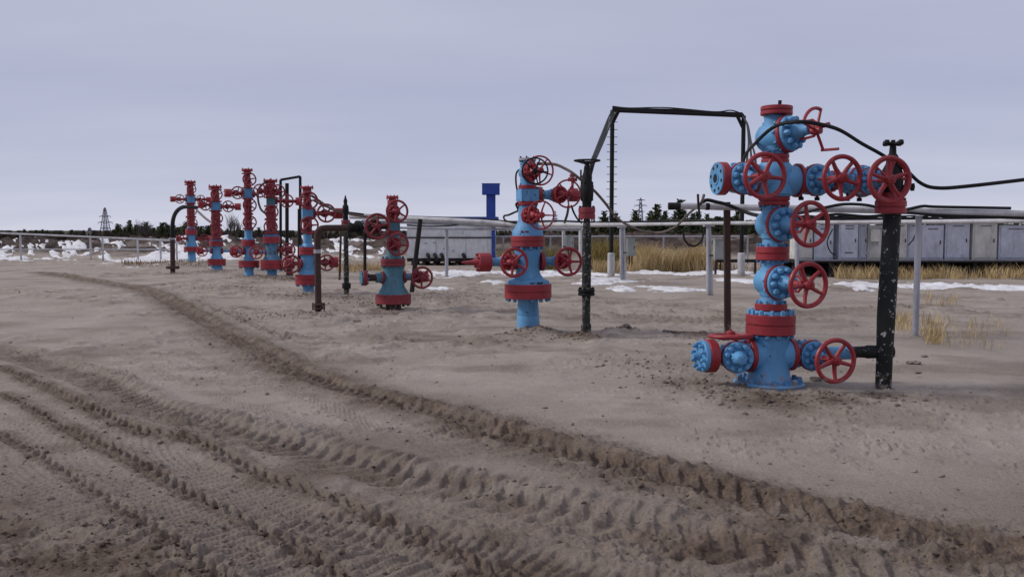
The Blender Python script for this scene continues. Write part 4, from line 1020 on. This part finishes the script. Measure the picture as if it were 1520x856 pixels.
# ------------------------------------------------------------ switchgear cabinets on a skid at the right
def cabinets():
    Y = 30.0; x0 = 1176; a = at(x0, 387, Y); zg = 0
    t = thing('equipment_skid', 'low dark steel skid carrying the row of grey cabinets', 'skid', (a.x, Y, zg))
    xe = at(1560, 387, Y).x - a.x; zt = at(x0, 385, Y).z; zl = at(x0, 389.5, Y).z
    MB().box((xe / 2, .6, (zt + zl) / 2), (xe, 1.7, zt - zl)).obj('deck', 'dark', t, smooth=False)
    MB().box((xe / 2, -.27, zt - .02), (xe, .03, .03)).obj('edge', 'galv', t, smooth=False)
    for k in range(9): MB().box((xe * (k + .3) / 9, .3, zl / 2), (.14, .9, zl)).obj('leg', 'dark', t, smooth=False)
    b = MB(); b.box((xe / 2, .9, zl * .55), (xe, .1, .12)); b.box((xe / 2, 1.25, zl * .5), (xe, .05, zl)); b.obj('under_beam', 'dark', t, smooth=False)
    ct = at(1200, 329, Y).z; hgt_ = ct - zt
    L_ = [(1184, 1207, 'cabinet2', .03, 'narrow beige cabinet at the left end of the row behind the valves'), (1209, 1237, 'cabinet', 0, 'blue-grey cabinet with a hanging cable, second from the left end of the row'),
          (1245, 1273, 'cabinet', -.05, 'blue-grey cabinet with black scuffs on its door'), (1277, 1289, 'cabinet', .12, 'narrow blue-grey cabinet beside the meter box'),
          (1290, 1326, 'cabinet2', .10, 'pale cabinet mostly behind the peeling black riser'), (1328, 1347, 'cabinet2', .02, 'beige cabinet just right of the peeling black riser'),
          (1349, 1362, 'cabinet', .08, 'narrow recessed cabinet behind the grey post'), (1366, 1400, 'cabinet', -.02, 'wide blue-grey cabinet at the right edge of the photo'),
          (1404, 1440, 'cabinet', .03, 'blue-grey cabinet beyond the right edge of the photo'), (1444, 1480, 'cabinet2', 0, 'beige cabinet well beyond the right edge'), (1484, 1530, 'cabinet', .04, 'last blue-grey cabinet of the row at the far right')]
    for i_, (p0, p1, m, dy, lab) in enumerate(L_):
        A = at(p0, 385, Y); B = at(p1, 385, Y); w_ = B.x - A.x; c = thing('switch_cabinet', lab, 'cabinet', ((A.x + B.x) / 2, Y + .45 + dy, zt)); hh = hgt_ - (.12 if i_ % 3 == 1 else 0)
        MB().box((0, 0, hh / 2 + .002), (w_, .8, hh)).obj('housing', m, c, smooth=False)
        nd = 1
        for k in range(nd):
            dw = (w_ - .06) / nd - .02; xx = -w_ / 2 + .04 + (k + .5) * ((w_ - .06) / nd)
            d = MB().box((xx, -.412, hh / 2), (dw, .024, hh - .12)).obj('door', m, c, smooth=False)
            MB().box((xx + dw * .38, -.435, hh * .5), (.025, .03, .12)).obj('handle', 'dark', d, smooth=False)
            bb = MB(); 
            for zz_ in ((.18, .82) if i_ == 2 else ()): bb.box((xx, -.426, hh * zz_), (dw * .5, .012, .03)); 
            for zz_ in (.88, .90): bb.box((xx, -.426, hh * zz_), (dw * .5, .012, .012))
            bb.obj('louvre', 'dark', d, smooth=False)
    A = at(1200, 326, Y); b = MB(); b.box((xe / 2, .55, ct + .06), (xe, 1.3, .09)).obj('roof_rail', 'dark', t, smooth=False)
    b = MB()
    for q in range(6):
        pts = [(xe * k / 20, .0 + .16 * q, ct + .14 + .05 * math.sin(k * 1.3 + q * 2) + .03 * rnd.random()) for k in range(21)]
        b.tube(pts, .025, 6)
    b.obj('cable_run', 'rubber', t)
    B = at(1296, 372, Y); e = thing('meter_box', 'small pale meter box with pipes hanging before the cabinets', 'electrical box', (B.x, Y - .12, B.z + .18))
    MB().box((0, 0, .35), (.26, .16, .42)).obj('housing', 'cabinet2', e, smooth=False); MB().box((0, 0, .60), (.36, .2, .06)).obj('hood', 'box', e, smooth=False)
    b = MB(); [b.cyl((x, 0, .16), (x, 0, -.02), .018, n=6) for x in (-.1, -.03, .05, .11)]; b.obj('conduit', 'galv', e)
    MB().tube([(-.1, .02, 0), (-.12, .02, -.1), (-.3, .02, -.32)], .03, 6).obj('drain_pipe', 'galv', e)
    cable([(1236,340,29.85),(1230,352,29.8),(1228,362,29.8),(1233,374,29.8),(1240,378,29.9)], .02, 'rubber', 'cable drooping over the second cabinet')
    cable([(1360,345,29.9),(1355,356,29.8),(1348,364,29.8)], .02, 'rubber', 'short cable before the narrow recessed cabinet')
cabinets()
# dark trestle left of the skid
p = at(1062, 407, 31); t = thing('pipe_trestle', 'low dark pipe trestle at the foot of the bank left of the skid', 'trestle', (p.x, 31, 0))
xe = at(1180, 387, 31).x - p.x; zt = at(1100, 387, 31).z
MB().cyl((0, 0, zt), (xe, 0, zt), .06, n=10).obj('beam', 'dark', t)
for k in range(7): MB().bar((xe * k / 6, 0, -.1), (xe * k / 6, 0, zt), .07).obj('leg', 'rust', t)

# ------------------------------------------------------------ pylons
def pylon(px, top, Y, arms, lab, wbase):
    p = at(px, top, Y); t = thing('power_pylon', lab, 'pylon', (p.x, Y, 0)); Ht = p.z; b = MB(); th = Y * .00060
    wz = lambda z: wbase * (1 - z / Ht) ** 1.0 * .5 + Y * .0006
    lv = [Ht * k / 9 for k in range(10)]
    for sx, sy in ((1, 1), (1, -1), (-1, 1), (-1, -1)): b.bar((sx * wz(0), sy * wz(0), 0), (sx * wz(Ht * .97), sy * wz(Ht * .97), Ht * .97), th)
    b.obj('legs', 'galv_far', t, smooth=False); b = MB()
    for z0, z1 in zip(lv[:-1], lv[1:]):
        for s in (-1, 1):
            b.bar((-wz(z0), s * wz(z0), z0), (wz(z1), s * wz(z1), z1), th * .6); b.bar((wz(z0), s * wz(z0), z0), (-wz(z1), s * wz(z1), z1), th * .6)
    b.obj('bracing', 'galv_far', t, smooth=False)
    for y, wpx in arms:
        q = at(px, y, Y); b = MB(); hw = wpx / 2 / (F / Y)
        for s in (-1, 1): b.bar((0, 0, q.z + hw * .14), (s * hw, 0, q.z), th); b.bar((0, 0, q.z - hw * .05), (s * hw, 0, q.z), th * .8); b.bar((s * hw, 0, q.z), (s * hw, 0, q.z - hw * .25), th * .6)
        b.obj('cross_arm', 'galv_far', t, smooth=False)
M['galv_far'] = paint('pylon_steel', (.20, .18, .24), (.15, .13, .16), .8, .6)
pylon(155.5, 308, 420, [(321, 16), (330, 21), (339, 15)], 'lattice power pylon on the horizon at the far left', 3.2)
pylon(951, 293.5, 420, [(297, 12), (305, 18), (314, 11)], 'lattice power pylon above the pines right of the tall frame', 2.6)
pylon(824, 313, 600, [(320, 8), (325, 9)], 'smallest distant pylon seen just right of the second wellhead', 2.5)
pylon(133, 338, 900, [(342, 6)], 'faint distant pylon at the left photo edge', 2.5)

# ------------------------------------------------------------ conifers
def conifer_meshes(seed, hgt=1.0, lean=.0, dense=1.0):
    R = random.Random(seed); tr = MB(); tr.tube([(0, 0, -.1), (.01, 0, hgt * .5), (0, 0, hgt)], .02, 5, rad=[.022 * hgt, .013 * hgt, .003])
    c = MB(); nl = 15
    for i_ in range(nl):
        f = .10 + .90 * i_ / nl; z = hgt * f; rad = hgt * (.30 * (1 - f) ** .75 + .035) * R.uniform(.75, 1.15); nb = int(8 * dense) if f < .8 else 5
        for k in range(nb):
            if R.random() < .10: continue
            a = 2 * PI * (k + R.random() * .7) / nb + i_; rr = rad * R.uniform(.55, 1.15); d = Vector((math.cos(a), math.sin(a), 0)); up = hgt * R.uniform(.02, .07)
            for m in range(4):
                g = (m + .8) / 4; p = d * rr * g + Vector((0, 0, z + up * g)); s = hgt * .040 * (1.35 - g * .7) * R.uniform(.7, 1.2)
                sd = Vector((-d.y, d.x, 0)) * s * 1.0; b0 = len(c.v); tip = p + d * s * 1.2 + Vector((0, 0, s * R.uniform(.1, .9)))
                c.v += [p - sd + Vector((0, 0, -s * .4)), p + Vector((R.uniform(-s, s) * .3, 0, s * .8)), p + sd + Vector((0, 0, -s * .3)), tip]
                c.f += [(b0, b0 + 1, b0 + 3), (b0 + 1, b0 + 2, b0 + 3), (b0, b0 + 2, b0 + 3)]
    return tr, c
PR = []
for sd in range(5):
    tr, c = conifer_meshes(sd, 1.0, dense=1.0 + .2 * (sd % 2)); PR.append((tr.mesh('trunk', 'bark'), c.mesh('crown', 'needle' if sd % 3 else 'needle2', smooth=False)))
def pine(px, top, Y, lab, group, wf=1.0, k=None):
    p = at(px, top, Y); zg = .24 if Y > 75 else gz(p.x, Y); h = p.z - zg
    t = thing('pine_tree', lab, 'tree', (p.x, Y, zg), rnd.uniform(0, 6), group); i_ = rnd.randrange(5) if k is None else k
    a = inst('trunk', PR[i_][0], t, scale=(h, h, h)); b_ = inst('crown', PR[i_][1], t, scale=(h * wf, h * wf, h)); return t
named = [(914,316,'lone thin pine left of the distant pylon pair'),(943,312,'pine at the left foot of the middle pylon'),(966,313,'bushy pine right of the middle pylon'),(975,303.5,'tallest pine of the clump beside the near pipe end'),(987,313,'low broad pine left of the near pipe end'),
         (1003,314,'pine just under the open end of the near white pipe'),(1011,296,'tall thin pine rising above the near white pipe'),(1029,316,'small pine between near pipe and rusty post'),(1037,314,'forked small pine by the rusty post'),(1095,313,'pine peeking left of the tall frame right post'),(897,313,'pine left of the tall frame left post'),(874,326,'tiny pine behind the worn black riser')]
for px, top, lab in named: pine(px, top, 85 + rnd.random() * 12, lab, None, 1.15)
GL = 'young pines along the skyline behind the wells'
far_label = 'one of the young dark pines in the belt behind the wells, left part'
xs = list(np.linspace(131, 560, 74)) + list(np.linspace(-60, 125, 22)) + list(np.linspace(740, 1200, 62)) + list(np.linspace(1210, 1600, 26))
env = [(-60, 346), (130, 344), (150, 346), (172, 338), (178, 330), (184, 341), (190, 328), (200, 335), (214, 332), (228, 338), (236, 333), (244, 329), (256, 334), (268, 334), (278, 324), (292, 336), (310, 333), (318, 333), (340, 345), (370, 340), (400, 344), (480, 344), (560, 342), (740, 345), (800, 342), (870, 334), (900, 328), (960, 326), (1050, 322), (1110, 326), (1200, 330), (1600, 330)]
for x in xs:
    x += rnd.uniform(-3, 3); e = float(np.interp(x, [a for a, _ in env], [b for _, b in env])); left = x < 600
    Y = rnd.uniform(80, 115); pine(x, e + rnd.uniform(-5, 9), Y, far_label if left else 'one of the young dark pines in the belt behind the bank, right part', GL if left else 'young pines behind the bank at the right', rnd.uniform(1.0, 1.9))
def wood():
    m = MB(); R = random.Random(5); v = []; f = []
    protos = []
    for sd in range(4):
        _, c = conifer_meshes(50 + sd, 1.0, dense=.8); V = np.array([tuple(q) for q in c.v]); Fc = np.array(c.f); sl = R.sample(range(len(Fc)), len(Fc) // 2); protos.append((V, Fc[sl]))
    off = 0; vs = []; fs = []
    for k in range(620):
        px = R.uniform(-150, 1700); Y = R.uniform(120, 190); e = float(np.interp(px, [a for a, _ in env], [b for _, b in env])) + R.uniform(0, 7)
        if 600 < px < 735: e = 344
        p = at(px, min(e, 349), Y); V, Fc = protos[k % 4]; h = max(1.4, p.z - .2); a = R.uniform(0, 6); ca, sa = math.cos(a), math.sin(a)
        w_ = np.stack([(V[:, 0] * ca - V[:, 1] * sa) * h * 2.3 + p.x, (V[:, 0] * sa + V[:, 1] * ca) * h * 1.9 + Y, V[:, 2] * h + .2], -1)
        vs.append(w_); fs.append(Fc + off); off += len(V)
    me = bpy.data.meshes.new('far_wood'); me.from_pydata(np.concatenate(vs).tolist(), [], np.concatenate(fs).tolist()); me.materials.append(M['needle'])
    me.materials.append(M['needle2']); me.materials.append(M['brush']); mi = np.repeat(np.random.RandomState(2).choice([0, 0, 1, 2], len(fs)), [len(q) for q in fs]); me.polygons.foreach_set('material_index', mi.astype(np.int32))
    o = link(bpy.data.objects.new('far_wood', me)); tag(o, 'dark band of distant pine wood along the horizon', 'wood', kind='stuff')
    # low brown brush in front of the wood
    v = []; f = []
    for k in range(900):
        px = R.choice([R.uniform(-100, 560), R.uniform(740, 1650)]); Y = R.uniform(70, 84); p = at(px, 350, Y); h = R.uniform(.5, 1.35)
        for m_ in range(16):
            a = R.uniform(0, 6.3); r0 = R.uniform(0, .25); q = Vector((p.x + math.cos(a) * r0, Y + math.sin(a) * r0, .15)); e = q + Vector((math.cos(a) * h * .35, math.sin(a) * h * .35, h * R.uniform(.6, 1.1))); b0 = len(v); wd = R.uniform(.03, .09)
            v += [tuple(q - Vector((wd, 0, 0))), tuple(q + Vector((wd, 0, 0))), tuple(e + Vector((wd * 1.6, 0, -h * .25))), tuple(e), tuple(e + Vector((-wd * 1.6, 0, -h * .3)))]; f += [(b0, b0 + 1, b0 + 2, b0 + 3, b0 + 4)]
    me = bpy.data.meshes.new('brushwood'); me.from_pydata(v, [], f); me.materials.append(M['brush']); o = link(bpy.data.objects.new('brushwood', me)); tag(o, 'low reddish brown brushwood in front of the far pines', 'brushwood', kind='stuff')
wood()
def birch(px, top, Y, lab, n=26, spread=.35):
    p = at(px, top, Y); h = p.z - .24; t = thing('bare_tree', lab, 'tree', (p.x, Y, .24)); R = random.Random(int(px)); b = MB(); b.tube([(0, 0, -.1), (0, 0, h * .95)], .03, 5, rad=[.05, .01]); b.obj('trunk', 'twig', t); c = MB()
    for k in range(n):
        z = h * R.uniform(.05, .6); a = R.uniform(0, 6.3); l_ = h * R.uniform(.2, .55); d = Vector((math.cos(a) * spread, math.sin(a) * spread, 1)).normalized(); q = Vector((0, 0, z)); e = q + d * l_; c.tube([q, q + d * l_ * .5 + Vector((R.uniform(-.1, .1), 0, 0)), e], .012, 3, rad=[.02, .014, .006])
        for m in range(4):
            s = q + d * l_ * R.uniform(.3, .9); a2 = R.uniform(0, 6.3); c.tube([s, s + Vector((math.cos(a2) * .25, math.sin(a2) * .25, .5)).normalized() * h * R.uniform(.08, .2)], .008, 3)
    c.obj('crown', 'twig', t)
for i_, (px, top, lab) in enumerate([(207, 327, 'bare leafless tree left of the bent black pipe'), (222, 331, 'smaller bare tree right beside the first leafless one'), (341, 321, 'bare birch between two far wellheads'), (348, 318, 'tallest bare birch between two far wellheads'), (355, 326, 'low bare birch beside the tallest far wellhead'), (212, 333, 'low bare shrub tree between the two leafless trees')]):
    birch(px, top, 78 + i_, lab, 34)

# ------------------------------------------------------------ grasses
def grass(regions, name, mat, label, seed):
    R = random.Random(seed); v = []; f = []
    pts = []
    for (x0, x1, y0, y1, n, h0, h1) in regions:
        for k in range(n):
            p = gp(R.uniform(x0, x1), R.uniform(y0, y1)); pts.append((p.x, p.y, R.uniform(h0, h1)))
    A = np.array(pts); z = ground(A[:, 0], A[:, 1])[0]
    dens = fbm(A[:, 0] * 1.3, A[:, 1] * 1.3, 3, seed + 400)
    for (x, y, h), zg, dn in zip(pts, z, dens):
        if dn < .36: continue
        h *= .5 + dn * 1.1
        a = R.uniform(0, 6.3); wd = .002 + y * .00030; l1 = R.uniform(-.6, .6) * h; l2 = R.uniform(-.6, .6) * h; cx, sy = math.cos(a) * wd, math.sin(a) * wd; b = len(v)
        v += [(x - cx, y - sy, zg - .03), (x + cx, y + sy, zg - .03), (x + cx * .7 + l1 * .4, y + sy * .7 + l2 * .4, zg + h * .6), (x - cx * .7 + l1 * .4, y - sy * .7 + l2 * .4, zg + h * .6), (x + l1, y + l2, zg + h)]
        f += [(b, b + 1, b + 2, b + 3), (b + 3, b + 2, b + 4)]
    me = bpy.data.meshes.new(name); me.from_pydata(v, [], f); me.materials.append(M[mat]); o = link(bpy.data.objects.new(name, me)); tag(o, label, 'grass', kind='stuff')
grass([(938,1060,397,404,5200,.45,1.0),(880,938,398,405,1300,.2,.5),(1062,1085,392,402,300,.1,.4)], 'golden_grass', 'gold', 'tall dry golden grass between bank and snow', 1)
grass([(872,928,392,401,2600,.5,1.15),(745,835,392,401,1700,.3,.9)], 'ochre_scrub', 'ochre', 'yellow green scrub at the foot of the bank', 2)
grass([(1240,1400,409,415,2200,.12,.45),(1400,1560,409,415,1500,.12,.45),(1325,1350,474,494,160,.06,.18),(1368,1400,480,512,330,.07,.22),(1400,1500,475,520,150,.08,.2),(1372,1400,440,448,50,.1,.3),(1335,1372,480,500,60,.05,.15),(1375,1420,443,455,160,.1,.25),(500,600,398,404,1200,.1,.3)], 'dry_tufts', 'gold', 'sparse dry grass tufts in the sand at the right', 3)
grass([(180,330,388,396,700,.05,.2),(860,1180,398,404,600,.1,.3)], 'dead_grass', 'gbrown', 'low dead brown grass along the snow line', 4)

# ------------------------------------------------------------ loose clods and a stick
def clods():
    R = np.random.RandomState(3); pts = []
    for tr in TR[:10]:
        P = tr[0]; n = int(60 + 420 * tr[7] / .04)
        k = R.randint(0, len(P) - 1, n); t = R.rand(n, 1); q = P[k] * (1 - t) + P[k + 1] * t + R.normal(0, tr[6] * .55 + .05, (n, 2)); pts.append(np.c_[q, R.gamma(2.0, .0028, n) + .002])
    n = 900; a = R.uniform(-.6, .6, n); r_ = np.exp(R.uniform(math.log(4.2), math.log(26), n)); pts.append(np.c_[r_ * np.sin(a), r_ * np.cos(a), R.gamma(2, .0025, n) * (1 + r_ * .06) + .002])
    for (mx_, my_, rr, h, dp) in MOUNDS:
        n = int(60 * rr * 2); pts.append(np.c_[R.normal(mx_, rr * .6, n), R.normal(my_, rr * .5, n), R.gamma(2, .005, n) * (1 + my_ * .03) + .003])
    A = np.concatenate(pts); A = A[(A[:, 1] > 3)]; A[:, 2] = np.minimum(A[:, 2], .024)
    z = ground(A[:, 0], A[:, 1])[0]; t = (1 + 5 ** .5) / 2
    V0 = np.array([(-1, t, 0), (1, t, 0), (-1, -t, 0), (1, -t, 0), (0, -1, t), (0, 1, t), (0, -1, -t), (0, 1, -t), (t, 0, -1), (t, 0, 1), (-t, 0, -1), (-t, 0, 1)]) / 1.9
    F0 = np.array([(0, 11, 5), (0, 5, 1), (0, 1, 7), (0, 7, 10), (0, 10, 11), (1, 5, 9), (5, 11, 4), (11, 10, 2), (10, 7, 6), (7, 1, 8), (3, 9, 4), (3, 4, 2), (3, 2, 6), (3, 6, 8), (3, 8, 9), (4, 9, 5), (2, 4, 11), (6, 2, 10), (8, 6, 7), (9, 8, 1)])
    n = len(A); V = V0[None] * A[:, 2][:, None, None] * R.uniform(.55, 1.35, (n, 12, 1)) * R.uniform(.7, 1.4, (n, 1, 3)); V[:, :, 2] *= .7
    V += np.stack([A[:, 0], A[:, 1], z + A[:, 2] * .2], -1)[:, None]
    Fa = (F0[None] + (np.arange(n) * 12)[:, None, None]).reshape(-1, 3)
    me = bpy.data.meshes.new('sand_clods'); me.vertices.add(n * 12); me.vertices.foreach_set('co', V.astype(np.float32).ravel()); nf = len(Fa)
    me.loops.add(nf * 3); me.loops.foreach_set('vertex_index', Fa.astype(np.int32).ravel()); me.polygons.add(nf); me.polygons.foreach_set('loop_start', np.arange(nf, dtype=np.int32) * 3); me.polygons.foreach_set('use_smooth', np.ones(nf, bool)); me.update(calc_edges=True)
    at_ = me.attributes.new('wet', 'FLOAT', 'POINT'); at_.data.foreach_set('value', np.repeat(np.clip(ground(A[:, 0], A[:, 1])[1] + R.uniform(-.1, .35, n), 0, 1), 12).astype(np.float32))
    me.materials.append(M['sand']); o = link(bpy.data.objects.new('sand_clods', me)); tag(o, 'small loose clods of sand scattered over the ruts', 'clods', kind='stuff')
clods()
p = gp(985, 492); P = [gp(985, 491, .03) - p, gp(1005, 493, .05) - p, gp(1030, 494, .04) - p, gp(1050, 499, .03) - p]
s = MB().tube(P, .022, 6).obj('stick', 'wood'); s.location = p; tag(s, 'long dark stick lying on the sand left of the rusty post', 'stick')

def dark_lumps():
    for i_, (px, py, s_, lab) in enumerate([(926, 492, .07, 'dark clod lying alone right of the worn black riser'), (1212, 567, .05, 'dark clod right of the nearest wellhead base'), (1355, 541, .05, 'largest of the dark clods right of the peeling riser'), (1325, 530, .03, 'small dark clod close to the peeling riser'), (1372, 531, .03, 'small dark clod at the right photo edge'), (1364, 556, .025, 'lowest small dark clod at the right'), (530, 478, .05, 'dark clod on the pale sand below the teal wellhead'), (1145, 602, .03, 'small clod just below the nearest wellhead')]):
        p = gp(px, py); R = random.Random(i_); b = MB()
        for k in range(5): b.lathe([(.2 * s_, -.5 * s_), (s_ * R.uniform(.7, 1), 0), (s_ * .6, s_ * .4), (s_ * .15, s_ * .6)], (R.uniform(-1, 1) * s_, R.uniform(-.6, .6) * s_, 0), (R.uniform(-.3, .3), R.uniform(-.3, .3), 1), 7)
        o = b.obj('earth_clod', 'gbrown_earth'); o.location = (p.x, p.y, gz(p.x, p.y) + .01); tag(o, lab, 'clod')
M['gbrown_earth'] = paint('dark_earth', (.05, .036, .03), (.02, .015, .012), .7, .95, (.12, .09, .07), .5, 20)
dark_lumps()
print('objects', len(bpy.data.objects))
